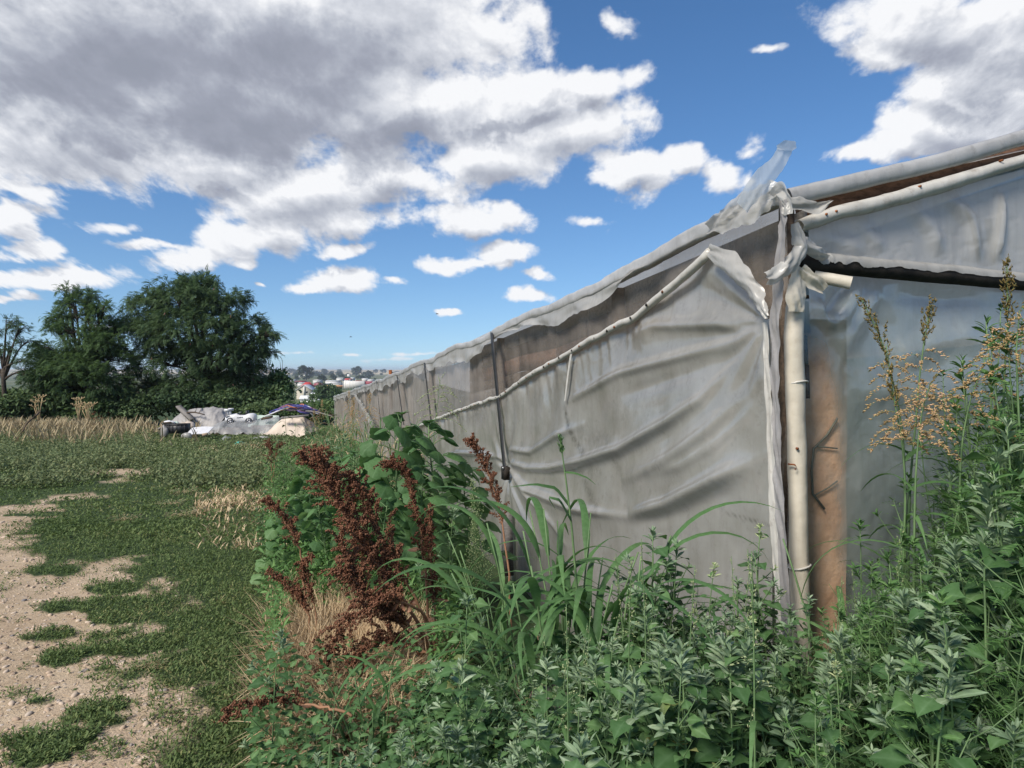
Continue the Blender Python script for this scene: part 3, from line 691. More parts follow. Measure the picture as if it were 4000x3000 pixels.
# stub of a post standing proud below the strap
mb = MB(); mb.beam(wallp(508, 575, .10), wallp(506.5, 512, .10), .10, .09, up=WN); gpart(mb, 'post_stub', 'grey_wood', smooth=False)

# ---- wrapped eave rail
sa = np.concatenate([np.linspace(-.02, 6, 200)[:-1], np.linspace(6, S_END, 300)]); n = 18; th = np.arange(n)*2*np.pi/n
sag = .018*np.sin(sa*2.1)+.02*(fbm(sa*2.5, sa*0, 3, 91)-.5)*2+.02*sstep(sa, 15, 25)*(fbm(sa*3, sa*0+5, 2, 92)-.5)*2
TH, SA = np.meshgrid(th+.25, sa)
rad = .050*(1+.22*(fbm(SA*5+np.cos(TH)*1.2, np.sin(TH)*1.6, 4, 93)-.5)*2)
sq = lambda q: np.sign(q)*np.abs(q)**.55
yo = sq(np.cos(TH))*rad*.62; zo = sq(np.sin(TH))*rad*.86
mb = MB(); mb.grid(W3(SA, eave_z(SA)+sag[:, None]-.03+zo, .015+yo), wrap=True); rail = gpart(mb, 'eave_rail', 'eave_wrap', label='eave rail wrapped in grey film')
# film flap hanging under the rail, torn along its lower edge
q = np.concatenate([np.linspace(.9, 6, 200)[:-1], np.linspace(6, S_END, 260)]); vv = np.linspace(0, 1, 9)
A, Bq = np.meshgrid(q, vv, indexing='ij')
pxs = np.array([wall_sz(x_, 300)[0] for x_ in (690, 640, 600, 560, 520, 498, 470, 440, 425)])
hang = np.interp(q, pxs, [.0, .0, .11, .13, .05, .03, .18, .16, .06]) ; hang = np.where(q > pxs[-1], .07+.22*fbm(q*1.1, q*0, 2, 95)**1.6, hang)
hang = hang*(.75+.5*fbm(q*5, q*0+9, 3, 96))
mb = MB(); mb.grid(W3(A, eave_z(A)+np.interp(A, sa, sag)-.06-hang[:, None]*Bq, .035+.05*Bq*(fbm(A*4, Bq*1.5, 3, 97)-.2)+.03*np.sin(A*9+Bq*2)*Bq*fbm(A*2, Bq, 2, 98)))
gpart(mb, 'torn_eave_flap', 'torn_film')
# straps with the tensioning block
for a, b, w in [((492, 333), (505, 470), .095), ((424.5, 363), (432.5, 430), .08), ((397, 376), (404, 425), .08), ((376.6, 381), (380.5, 420), .05), ((365, 387), (367.5, 414), .05), ((357, 391), (359.5, 416), .05), ((435.5, 400), (438, 432), .03)]:
    k = np.linspace(0, 1, 14); P = np.array([wallp(a[0]+(b[0]-a[0])*i, a[1]+(b[1]-a[1])*i, .095-.02*math.sin(i*3)) for i in k]); P[0] = wallp(*a, .03)+np.array([0, 0, .02])
    rw = np.full(14, w/2); mb = MB(); rows = np.stack([P-WD*rw[:, None], P-WD*rw[:, None]+WN*.008, P+WD*rw[:, None]+WN*.008, P+WD*rw[:, None]], 1); mb.grid(rows, wrap=True)
    gpart(mb, 'strap', 'black_strap', smooth=False)
mb = MB(); c = wallp(505.5, 473, .10); mb.box(c, (.10, .06, .13), ax=np.array([WD, WN, [0, 0, 1]])); blk = gpart(mb, 'tension_block', 'black_pole', smooth=False)
mb = MB(); c = wallp(503.5, 468, .135); mb.tube([c, c+WN*.012], .014, 8); gpart(mb, 'bolt', 'bright_metal', blk)
# rusty stove pipe above the roof line and the bright fold at the far end
mb = MB(); P0 = wallp(391, 380, -.4); mb.tube([P0+np.array([0, 0, -.8]), P0, P0+np.array([-.02, 0, .27])], .045, 10); gpart(mb, 'stove_pipe', 'rust')
crumple([(355, 394), (360, 402), (366, 412), (372, 424)], [1.2, 2.2, 3.0, 4], wallp, .16, amp=.05, seed=8, name='loose_cloth', mat='torn_film')

# ---- roof skins, far walls
def skin(name, Pa, Pb, mat, rows=14, n=70, amp=.04, seed=0):
    k = np.linspace(0, 1, n); r_ = np.linspace(0, 1, rows)
    a = Pa(k); b = Pb(k); G_ = a[:, None]+(b-a)[:, None]*r_[None, :, None]
    G_[..., 2] += amp*(fbm(k[:, None]*30, r_[None]*3+0*k[:, None], 3, seed)-.5)*2-.03*np.sin(np.pi*r_)[None]
    mb = MB(); mb.grid(G_); return gpart(mb, name, mat)
RW = 4.0; RS = .262
ins = -WN
skin('roof_skin', lambda k: W3(k*S_END, eave_z(k*S_END)-.01, 0), lambda k: W3(k*S_END, eave_z(k*S_END)+RW*RS, -RW), 'roof_film', seed=11)
skin('roof_skin', lambda k: W3(k*S_END, eave_z(k*S_END)+RW*RS, -RW), lambda k: W3(k*S_END, eave_z(k*S_END)-.01, -2*RW), 'roof_film', seed=12)
skin('opposite_wall', lambda k: W3(k*S_END, eave_z(k*S_END)+.12, -2*RW), lambda k: W3(k*S_END, wbase(k*S_END)-.3, -2*RW), 'milky_sheet', seed=13)
zE = float(eave_z(S_END)); zB = float(wbase(S_END))-.3
mb = MB(); mb.add([W3(S_END, zB, 0), W3(S_END, zE, 0), W3(S_END, zE+RW*RS, -RW), W3(S_END, zE, -2*RW), W3(S_END, zB, -2*RW)], [(0, 1, 2, 3, 4)]); gpart(mb, 'end_wall', 'milky_sheet', smooth=False)

# ---- gable
rk = np.array([gable_sz(802, 216), gable_sz(1024, 158)]); RSL = (rk[1, 1]-rk[0, 1])/(rk[1, 0]-rk[0, 0])
def rake(s): s = np.asarray(s, float); z = rk[0, 1]+(np.minimum(s, 2*RW-s)-rk[0, 0])*RSL; return z
pk = np.array([gable_sz(800, 263), gable_sz(1024, 281)]); PSL = (pk[1, 1]-pk[0, 1])/(pk[1, 0]-pk[0, 0])
def pole(s): return pk[0, 1]+(np.asarray(s, float)-pk[0, 0])*PSL
def gsheet(name, mat, lo, hi, s0, s1, n, rows, folds, seed, amp=.03, off=0.0, label=None, extra=None, attrf=None):
    s = np.linspace(s0, s1, n); v = np.linspace(0, 1, rows); A, Bq = np.meshgrid(s, v, indexing='ij'); zl = lo(A); z = zl+(hi(A)-zl)*Bq
    d_ = amp*(fbm(A*1.6, z*1.6, 4, seed)-.5)*2+.4*amp*(1-4*np.abs(fbm(A*2.3+z*.8, z*1.1-A, 4, seed+7)-.5))
    for pts, w, a in folds:
        d, k = pline(A, z, pts, gable_sz); d_ += a*np.exp(-(d/w)**2)*np.clip(4*k, .1, 1)*np.clip(4*(1-k), .1, 1)
    if extra is not None: d_ += extra(A, z)
    mb = MB(); mb.grid(G3(A, z, off+d_)); return gpart(mb, name, mat, label=label, attrs={'clear': attrf(A, z).ravel()} if attrf else None)
def clearness(A, z):
    a0, a1 = gable_sz(803, 330)[0], gable_sz(841, 330)[0]; zt_ = gable_sz(820, 312)[1]
    edge = .16*(fbm(z*2.6+A*2, A*3, 5, 151)-.5)*2
    return np.clip(.24+.16*(fbm(A*2.2, z*2.2, 4, 153)-.5)+.60*sstep(A, a0-.03, a0)*(1-sstep(A+edge, a1-.06, a1+.08))*(1-sstep(z+edge*.6, zt_-.25, zt_+.04))*(.74+.5*fbm(A*10, z*6, 5, 152)), 0, .92)
def gbase(s): P = G3(s, 0*np.asarray(s)); return gz(P[..., 0], P[..., 1])-.1
def q4(*pts): return [(665.6+.162*x, 128+.162*y) for x, y in pts]
def crinkle(A, z): c = np.abs(fbm(A*9, z*9, 4, 131)-.5); return -.004*np.maximum(.05-c, 0)/.05
gu = gsheet('gable_upper_sheet', 'gable_upper_sheet', lambda s: pole(s)+.01, lambda s: rake(s)-.01, .09, 2*RW-.1, 420, 50,
   [(q4((1150, 560), (1300, 720), (1320, 790)), .05, .02), (q4((1480, 440), (1640, 620), (1700, 800)), .05, .022), (q4((1700, 380), (1880, 560), (1930, 840)), .04, .025), (q4((880, 640), (1050, 700), (1240, 760)), .05, .02), (q4((2070, 360), (2060, 600), (2040, 840)), .03, .03)], 121, .02, -.02, extra=crinkle)
gl = gsheet('gable_lower_sheet', 'gable_sheet', gbase, lambda s: pole(s)-.02, .09, 2*RW-.1, 460, 110,
   [(q4((1190, 930), (1130, 1080), (1040, 1250)), .04, .045), (q4((1340, 950), (1180, 1200), (1060, 1400)), .05, .035), (q4((900, 1060), (980, 1180), (1040, 1240)), .03, .04), (q4((1150, 930), (1030, 1100), (960, 1200)), .03, -.03), (q4((1400, 1000), (1700, 1060), (2000, 1040)), .05, -.02), (q4((1300, 1500), (1700, 1300), (2000, 1250)), .08, .03), (q4((1100, 1640), (1500, 1620), (1900, 1700)), .08, .03)], 122, .028, -.02, extra=crinkle, attrf=clearness)
# the board and stems behind the lower film
mb = MB(); a0, a1 = gable_sz(803, 330)[0], gable_sz(858, 330)[0]
sv = np.linspace(a0, a1, 8); zv = np.linspace(float(gbase(.2)), gable_sz(820, 318)[1], 30); A, Bq = np.meshgrid(sv, zv, indexing='ij'); rag = .02*(fbm(A*0+3, Bq*4, 4, 140)-.45)
mb.grid(G3(A+rag*((A-a0)/(a1-a0)), Bq, -.075+.01*fbm(A*8, Bq*8, 3, 141))); gpart(mb, 'tan_board', 'tan_board', label='tan board showing through the film')
plain('dark_stem', (.12, .125, .09), (.20, .19, .14), 10, .7)
for pts in ([(2900, 1740), (2900, 1740)],):
    pass
def q2(*pts): return [(742.4+.2159*x, 230.4+.2159*y) for x, y in pts]
for pts, w in ((q2((440, 870), (390, 950), (330, 1010), (320, 1110), (325, 1220), (380, 1290)), .006), (q2((345, 1000), (440, 1010)), .004), (q2((330, 1230), (400, 1190), (440, 1160)), .004)):
    P = np.array([gablep(*q, -.055) for q in pts]); mb = MB(); mb.tube(P, w, 5); gpart(mb, 'shadowy_stem', 'dark_stem')
for pts, w in ((q4((1855, 480), (1900, 620), (1930, 780), (1940, 850)), .012), (q4((2080, 400), (2050, 600), (2020, 760), (2020, 850)), .014), (q4((1990, 560), (2010, 700), (1970, 850)), .018)):
    P = np.array([gablep(*q, -.05) for q in pts]); mb = MB(); mb.tube(P, w, 5); gpart(mb, 'shadowy_stem', 'dark_stem')
# rake: wrapped edge, beam, rolled film
def along(ptsA, rad, plane, off, name, mat, n=120, sides=12, ns=.2, fr=5, seed=0, label=None, parent=None, flat=1.0, ext=None):
    P = np.array([plane(*q, off) for q in ptsA])
    if ext: P = np.vstack([P, P[-1]+(P[-1]-P[-2])/np.linalg.norm(P[-1]-P[-2])*ext])
    d = np.concatenate([[0], np.cumsum(np.linalg.norm(np.diff(P, axis=0), axis=1))]); kk = np.linspace(0, d[-1], n)
    P = np.stack([np.interp(kk, d, P[:, i]) for i in range(3)], 1); nrm = WN if plane is wallp else GN
    T = unit(np.gradient(P, axis=0)); U = unit(np.cross(T, nrm)); th = np.arange(sides)*2*np.pi/sides; TH, K = np.meshgrid(th, kk)
    r_ = np.interp(kk, d, np.broadcast_to(rad, len(d)))[:, None]*(1+ns*(fbm(K*fr+np.cos(TH), np.sin(TH)*1.5+seed, 4, seed)-.5)*2)
    mb = MB(); mb.grid(P[:, None]+nrm*(r_*np.cos(TH)*flat)[..., None]+U[:, None]*(r_*np.sin(TH))[..., None], wrap=True)
    if name is None: return mb
    return gpart(mb, name, mat, parent, label=label)
along([(789, 197), (860, 181), (940, 162), (1024, 137.5)], .042, gablep, .03, 'rake_edge', 'eave_wrap', seed=31, ns=.12, fr=5, flat=.5, ext=2.5, label='roof edge wrapped in grey film')
mb = MB(); mb.beam(gablep(800, 212, -.07), gablep(1100, 137, -.07), .06, .14); gpart(mb, 'rake_beam', 'brown_wood', smooth=False)
along([(799, 226), (815, 221), (836, 213), (880, 203), (940, 186), (1024, 160)], [.030, .036, .034, .036, .037, .034, .034], gablep, .03, 'rake_roll', 'hem_film', seed=33, ns=.2, fr=8, ext=2.5, label='rolled film nailed along the rake')
for px_, py_ in ((827, 214), (837, 211), (921, 186), (1003, 160)):
    mb = MB(); c = gablep(px_, py_, .068); mb.tube([c-GN*.02, c], .006, 7); gpart(mb, 'nail', 'rust', smooth=False)
along([(796, 263), (830, 265), (880, 270), (950, 276), (1024, 283)], .042, gablep, .035, 'cross_pole', 'black_pole', seed=35, ns=.12, fr=5, ext=3.0, label='blackened pole across the gable')
pw = [(812, 256), (832, 257), (880, 262), (950, 268), (1024, 276), (1100, 284)]
P = np.array([gablep(*q, .035) for q in pw]); kk = np.linspace(0, 1, 140); P = np.stack([np.interp(kk, np.linspace(0, 1, len(pw)), P[:, i]) for i in range(3)], 1); aa = np.radians(np.linspace(-50, 95, 9)); A, K = np.meshgrid(aa, kk)
r_ = .046*(1+.08*(fbm(K*40, A*2, 3, 37)-.5)*2); low = (fbm(K*26, A*0, 4, 38)-.5)*.9; A2 = np.where(A > 1.2, A+low, A)
mb = MB(); mb.grid(P[:, None]+GN*(r_*np.sin(A2))[..., None]+np.array([0, 0, 1.])*(r_*np.cos(A2)-.03)[..., None]); gpart(mb, 'pole_wrap', 'torn_film')
# corner: post, white roll, drape, torn pieces
mb = MB(); mb.beam(gablep(788, 745, -.04), gablep(786.5, 206, -.04), .05, .05, up=GN); gpart(mb, 'corner_post', 'old_wood', smooth=False)
along([(797, 290), (794.5, 310), (793.5, 338), (795, 380), (796.5, 425), (798, 490), (799.5, 586), (801, 660), (803, 760)], [.036, .042, .045, .043, .042, .043, .044, .044, .044], gablep, .06, 'white_roll', 'yellowed_film', n=150, sides=18, ns=.10, fr=7, seed=41, label='film rolled into a cream white tube down the corner')
for y_ in (383, 566):
    mb = MB(); c = gablep(796.5 if y_ < 500 else 799.5, y_, .06); th_ = np.linspace(0, 2*np.pi, 15)
    P = np.array([c+GD*.048*math.cos(a)+GN*.048*math.sin(a)+np.array([0, 0, .010*math.sin(a*1.3+y_)]) for a in th_]); mb.tube(P, .005, 5); gpart(mb, 'tie', 'hem_film')
for px_, py_ in ((798, 448.7),):
    mb = MB(); c = gablep(px_, py_, .104); mb.tube([c-GN*.01, c], .006, 8); gpart(mb, 'nail', 'rust')
mb = MB(); c = gablep(788, 464, .07); mb.tube([c, c+GD*.012+GN*.03, c+GD*.02+GN*.035+np.array([0, 0, -.012]), c+GD*.012+GN*.03+np.array([0, 0, -.022])], .004, 6); gpart(mb, 'hook', 'rust')
crumple([(783, 200), (783, 235), (779, 275), (776, 320), (775, 370), (777, 430), (779, 490), (783, 560), (787, 660)], [5.5, 6, 6.5, 6.5, 6.5, 6.5, 7, 6.5, 6.5], wallp, [.12, .11, .10, .09, .09, .09, .09, .09, .09], amp=.012, seed=45, n=90, name='grey_drape', mat='grey_drape', label='thin grey film hanging down beside the post')
crumple([(708, 228), (722, 222), (740, 212), (757, 203), (772, 196), (786, 192)], [6, 11, 15, 17, 15, 10], wallp, [.06, .08, .09, .09, .08, .05], amp=.03, seed=47, cols=9, n=60, name='torn_bunch', mat='torn_film', label='crumpled torn film bunched on the eave')
crumple([(770, 196), (780, 191), (789, 203), (790, 215)], [5, 8, 7, 5], wallp, .11, amp=.025, seed=49, name='torn_bunch', mat='torn_film', cols=9)
crumple([(787, 203), (800, 205), (815, 209), (831, 201)], [7, 7, 6, 1], gablep, [.08, .09, .10, .12], amp=.02, seed=51, name='torn_flap', mat='torn_film')
crumple([(792, 224), (797, 236), (799, 248), (792, 260), (783, 270), (772, 277), (764, 278)], [6, 8, 8, 8, 8, 8, 6], gablep, [.10, .11, .12, .13, .13, .12, .12], amp=.022, seed=53, curl=.02, cols=9, n=60, name='twisted_film', mat='torn_film', label='twisted film hanging at the corner')
crumple([(797, 240), (805, 246), (814, 252), (822, 258)], [5, 9, 8, 4], gablep, [.10, .10, .09, .07], amp=.025, seed=55, curl=.03, cols=9, name='twisted_film', mat='torn_film')
crumple([(800, 268), (797, 282), (796, 296), (795, 312)], [6, 13, 13, 10], gablep, [.11, .115, .115, .11], amp=.02, seed=57, curl=.012, cols=9, name='wrap_collar', mat='yellowed_film', label='collar of film folded over the white roll')
crumple([(800, 268), (812, 280), (824, 291)], [4, 8, 5], gablep, [.12, .125, .12], amp=.018, seed=59, name='wrap_collar', mat='yellowed_film')
# open end of a rolled film
a_, b_ = gablep(814, 276, .05), gablep(851, 283, .15); ax = unit(b_-a_); up_ = np.array([0, 0, 1.]); sd2 = unit(np.cross(ax, up_)); up2 = np.cross(sd2, ax)
kk = np.linspace(0, 1, 20); th = np.linspace(-.2, 2*np.pi+.6, 26); K, TH = np.meshgrid(kk, th, indexing='ij'); rr = (.026+.004*K)*(1+.03*TH/6)+.003*(fbm(K*5, TH, 3, 60)-.5)
mb = MB(); mb.grid((a_+(b_-a_)*K[..., None])+sd2*(rr*np.cos(TH))[..., None]+up2*(rr*np.sin(TH))[..., None]); gpart(mb, 'film_roll_end', 'yellowed_film')
# strip blowing up into the sky
pts = [(742, 208), (751, 195), (762, 181), (772, 169), (780, 158), (784, 152), (787, 147), (790, 141)]
crumple(pts, [9, 10, 10, 10, 9.5, 7.5, 10.5, 6], gablep, [.05, .05, .04, .03, .02, .01, .03, .05], amp=.004, seed=61, cols=7, n=50, curl=.004, name='film_streamer', mat='streamer_film', label='translucent strip of film blown up against the sky')

# ---------------------------------------------------------------- trees at the edge of the field
leafmat('locust_leaf', [(0, (.028, .055, .026)), (.5, (.050, .090, .040)), (1, (.085, .135, .055))], .34, .55, .25)
leafmat('light_leaf', [(0, (.045, .085, .032)), (.5, (.075, .13, .048)), (1, (.12, .18, .07))], .36, .55, .25)
leafmat('shrub_leaf', [(0, (.040, .074, .030)), (.5, (.075, .12, .050)), (1, (.12, .17, .07))], .36, .6, .2)
leafmat('far_leaf', [(0, (.030, .052, .028)), (1, (.065, .095, .048))], 0, .8, .1)
leafmat('pod', [(0, (.10, .045, .03)), (1, (.24, .12, .08))], .1, .6)
plain('bark', (.035, .028, .022), (.09, .075, .06), 14, .9, .1, .6, 30)

def crown_points(lobes, n, seed, gap=.42, gscale=.9):
    """spray positions spread through the outer shell of a set of ellipsoids, left out where the noise says gap"""
    g = np.random.default_rng(seed); L = np.array(lobes); w = L[:, 3]*L[:, 5]+L[:, 4]*L[:, 5]+.3*L[:, 3]*L[:, 4]; w = w/w.sum(); P = []; O = []
    k = g.choice(len(L), n, p=w); u = unit(g.normal(size=(n, 3))); u[:, 2] = np.where(u[:, 2] < -.55, -u[:, 2]*.6, u[:, 2]); r = g.uniform(.25, 1.0, n)**.42
    P = L[k, :3]+u*L[k, 3:]*r[:, None]
    nzv = fbm(P[:, 0]*gscale+P[:, 1]*.37, P[:, 2]*gscale*1.5+P[:, 1]*.53, 3, seed); keep = nzv > gap-.12*(1-r)
    return P[keep], u[keep], k[keep]
def tree(name, label, cat, base, lobes_px, Y, mat, n, seed, leaf=.34, per=5, gap=.42, trunk=(.22, .06), group=None, tpl=T_PINN, droop=.5, fork=.35, pods=0, limb_r=.05):
    g = np.random.default_rng(seed); B = root(base, Y) if np.isscalar(base) else np.asarray(base, float)
    T = thing(name, label, cat, B, group); O = np.array(T.location)
    lobes = []
    for (px, py, rx, ry, dy) in lobes_px:
        c = at(px, py, Y+dy); k = (Y+dy)/FPX; lobes.append([*c, rx*k, (rx+ry)/2*k, ry*k])
    P, u, kk = crown_points(lobes, n, seed, gap)
    mb = MB(); top = max(l[2]+.4*l[5] for l in lobes); bx = np.mean([l[0] for l in lobes])
    hgt = top-B[2]; fk = B+np.array([(bx-B[0])*.25, 0, hgt*fork])
    kq = np.linspace(0, 1, 6); mid = B[None]+(fk-B)[None]*kq[:, None]+np.stack([.10*np.sin(kq*4+seed), .1*np.cos(kq*5+seed)-.1, 0*kq], 1); mid[0, 2] -= .25
    mb.tube(mid, np.interp(kq, [0, .15, 1], [trunk[0]*1.4, trunk[0], trunk[0]*.75]), 9)
    for i, l in enumerate(lobes):
        c = np.array(l[:3]); k = np.linspace(0, 1, 7); m_ = (fk*.5+c*.5)+np.array([0, 0, .18*np.linalg.norm(c-fk)])
        Q = (1-k)[:, None]**2*mid[-1-(i % 2)]+2*(k*(1-k))[:, None]*m_+k[:, None]**2*c
        mb.tube(Q, np.linspace(trunk[0]*.55, limb_r*.6, 7), 6)
        js = np.where(kk == i)[0]
        for j in js[::max(1, len(js)//16)]:
            st = Q[4]+(Q[6]-Q[4])*g.random(); e = P[j]; h = (st+e)/2+np.array([0, 0, .12*np.linalg.norm(e-st)])
            mb.tube([st, (st+h)/2, h, (h+e)/2+[0, 0, .03], e], np.linspace(limb_r*.55, .008, 5), 4, cap=False)
    mb.build('trunk', MATS['bark'], T, smooth=True, origin=O)
    mb = MB(); nP = len(P); PP = np.repeat(P, per, 0)+g.normal(size=(nP*per, 3))*leaf*.33
    X = np.repeat(unit(u*np.array([1, 1, .55])), per, 0)+g.normal(size=(nP*per, 3))*.6; X[:, 2] -= droop*.4
    fr = frames(X, up=np.array([0, 0, 1.])+g.normal(size=(nP*per, 3))*.35)
    mb.batch(*tpl, PP, *fr, leaf*g.uniform(.7, 1.25, nP*per)); mb.build('crown', MATS[mat], T, origin=O)
    if pods:
        j = g.choice(len(PP), pods); X = np.tile([0, 0, -1.], (pods, 1))+g.normal(size=(pods, 3))*.35
        mb = MB(); mb.batch(*T_LANCE, PP[j]+u[np.minimum(j//per, nP-1)]*.1, *frames(X, up=g.normal(size=(pods, 3))), np.full(pods, .16)); tag(mb.build('seed_pods', MATS['pod'], T, origin=O), kind='stuff')
    return T
tree('locust_tree', 'large dense dark green tree with a broad drooping crown beside the field', 'tree', 205, [
 (172, 292, 22, 16, 0), (200, 288, 24, 15, .5), (188, 302, 40, 22, -.3), (150, 308, 26, 18, .2), (225, 308, 34, 20, 0), (245, 328, 26, 18, .4), (258, 343, 14, 9, 0), (195, 332, 55, 26, -.8), (146, 336, 24, 22, -.2), (250, 358, 20, 9, .2), (215, 358, 46, 24, -.6), (165, 366, 40, 26, -.6), (236, 384, 28, 20, 0), (195, 392, 50, 22, -.5), (150, 394, 30, 18, -.2), (266, 336, 11, 5, -.4), (267, 354, 11, 4, 0), (254, 372, 17, 9, 0), (258, 390, 16, 9, 0), (128, 326, 14, 9, 0)],
 37.0, 'locust_leaf', 3300, 5, leaf=.27, per=8, gap=.36, trunk=(.26, .08), pods=170, droop=.7)
tree('young_locust_tree', 'lighter green open tree with spiky upward branches left of the big tree', 'tree', 84, [
 (66, 292, 9, 7, 0), (88, 297, 13, 8, .4), (76, 306, 22, 9, 0), (104, 310, 14, 8, -.2), (60, 318, 14, 7, .2), (92, 322, 26, 11, 0), (58, 330, 16, 7, 0), (118, 332, 18, 12, .3), (84, 340, 34, 13, -.3), (52, 350, 22, 9, 0), (40, 358, 12, 8, .3), (72, 362, 40, 14, -.5), (112, 360, 26, 18, 0), (46, 376, 26, 12, -.3), (90, 386, 44, 18, -.5), (58, 394, 34, 14, -.2), (78, 374, 46, 18, -.9), (100, 346, 20, 12, -.7), (72, 330, 16, 10, -.7)],
 35.0, 'light_leaf', 2300, 8, leaf=.25, per=7, gap=.38, trunk=(.16, .05), fork=.25, droop=.2, limb_r=.045)
tree('thin_tree', 'sparse thin tree with a bare dark trunk at the left edge', 'tree', 4, [
 (6, 322, 13, 5, 0), (20, 328, 9, 5, 0), (-8, 330, 14, 8, 0), (26, 342, 10, 4, .3), (10, 348, 11, 6, 0), (-14, 352, 14, 10, 0), (22, 362, 9, 4, -.3), (28, 375, 8, 5, 0)],
 33.0, 'locust_leaf', 190, 12, leaf=.24, per=4, gap=.40, trunk=(.12, .05), fork=.55, limb_r=.03)
T_LEAF2 = T_OVATE
shr = [('dark leafy shrub filling the space under the young tree', 34, 40, 402, 30, 16, 'shrub_leaf'), ('wide dark shrub at the foot of the young tree', 34.5, 85, 405, 34, 14, 'light_leaf'),
 ('dark shrub under the left side of the big tree', 35, 138, 408, 28, 14, 'shrub_leaf'), ('low bush under the middle of the big tree', 35.5, 185, 402, 30, 10, 'locust_leaf'), ('broad dark bush below the right branches of the big tree', 36, 232, 404, 32, 15, 'shrub_leaf'),
 ('bright green leafy bush right of the big tree', 37, 265, 398, 20, 24, 'light_leaf'), ('tall pointed green bush with bare twigs on top, right of the big tree', 38, 277, 387, 14, 15, 'light_leaf'),
 ('dense bush below the bushes right of the big tree', 35, 262, 412, 26, 9, 'shrub_leaf'), ('yellowish green low bush in front of the town view', 36, 306, 412, 24, 9, 'light_leaf'), ('dark thicket at the lower left edge below the thin tree', 33, 8, 404, 24, 14, 'shrub_leaf'), ('low green scrub beside the far end of the greenhouse', 38, 328, 408, 16, 6, 'light_leaf')]
def shrub(name, label, px, py, rx, ry, Y, mat, n, seed, leaf=.16, group=None, cat='bush'):
    g = np.random.default_rng(seed); B = root(px, Y); T = thing(name, label, cat, B, group); O = np.array(T.location); k = Y/FPX
    c = at(px, py, Y); lobes = [[c[0]+g.uniform(-.6, .6)*rx*k, c[1]+g.uniform(-.5, .5)*rx*k, c[2]+g.uniform(-.5, .45)*ry*k, rx*k*.5, rx*k*.5, ry*k*.62] for _ in range(9)]+[[c[0], c[1], c[2]-ry*k*.4, rx*k*.95, rx*k*.7, ry*k*.6]]
    P, u, kk = crown_points(lobes, n, seed, .33, 1.3); P[:, 2] = np.maximum(P[:, 2], gz(P[:, 0], P[:, 1])+.03)
    m = len(P); mb = MB(); X = u*np.array([1, 1, .4])+g.normal(size=(m, 3))*.5
    PP = np.repeat(P, 4, 0)+g.normal(size=(m*4, 3))*leaf*.8; X = np.repeat(X, 4, 0)+g.normal(size=(m*4, 3))*.6
    mb.batch(*T_OVATE, PP, *frames(X, up=np.array([0, 0, 1.])+.5*g.normal(size=(m*4, 3))), leaf*g.uniform(.6, 1.4, m*4)); mb.build('foliage', MATS[mat], T, origin=O)
    mb = MB()
    for l in lobes:
        b = B+np.array([g.uniform(-.3, .3), g.uniform(-.3, .3), -.1]); mb.tube([b, (b+np.array(l[:3]))/2+[0, 0, .15], np.array(l[:3])], [.04, .03, .015], 5)
    if 'twigs' in label:
        for _ in range(5):
            b = np.array([c[0]+g.uniform(-.5, .5), c[1], c[2]]); mb.tube([b, b+[g.uniform(-.1, .1), 0, 1.0], b+[g.uniform(-.3, .3), 0, 1.3+g.random()*.5]], [.025, .015, .006], 4)
    mb.build('stems', MATS['bark'], T, origin=O); return T
for i, (lb, Y, px, py, rx, ry, mt) in enumerate(shr): shrub('bush', lb, px, py, rx, ry, Y, mt, int(700+rx*ry*2.2), 50+i, .19)

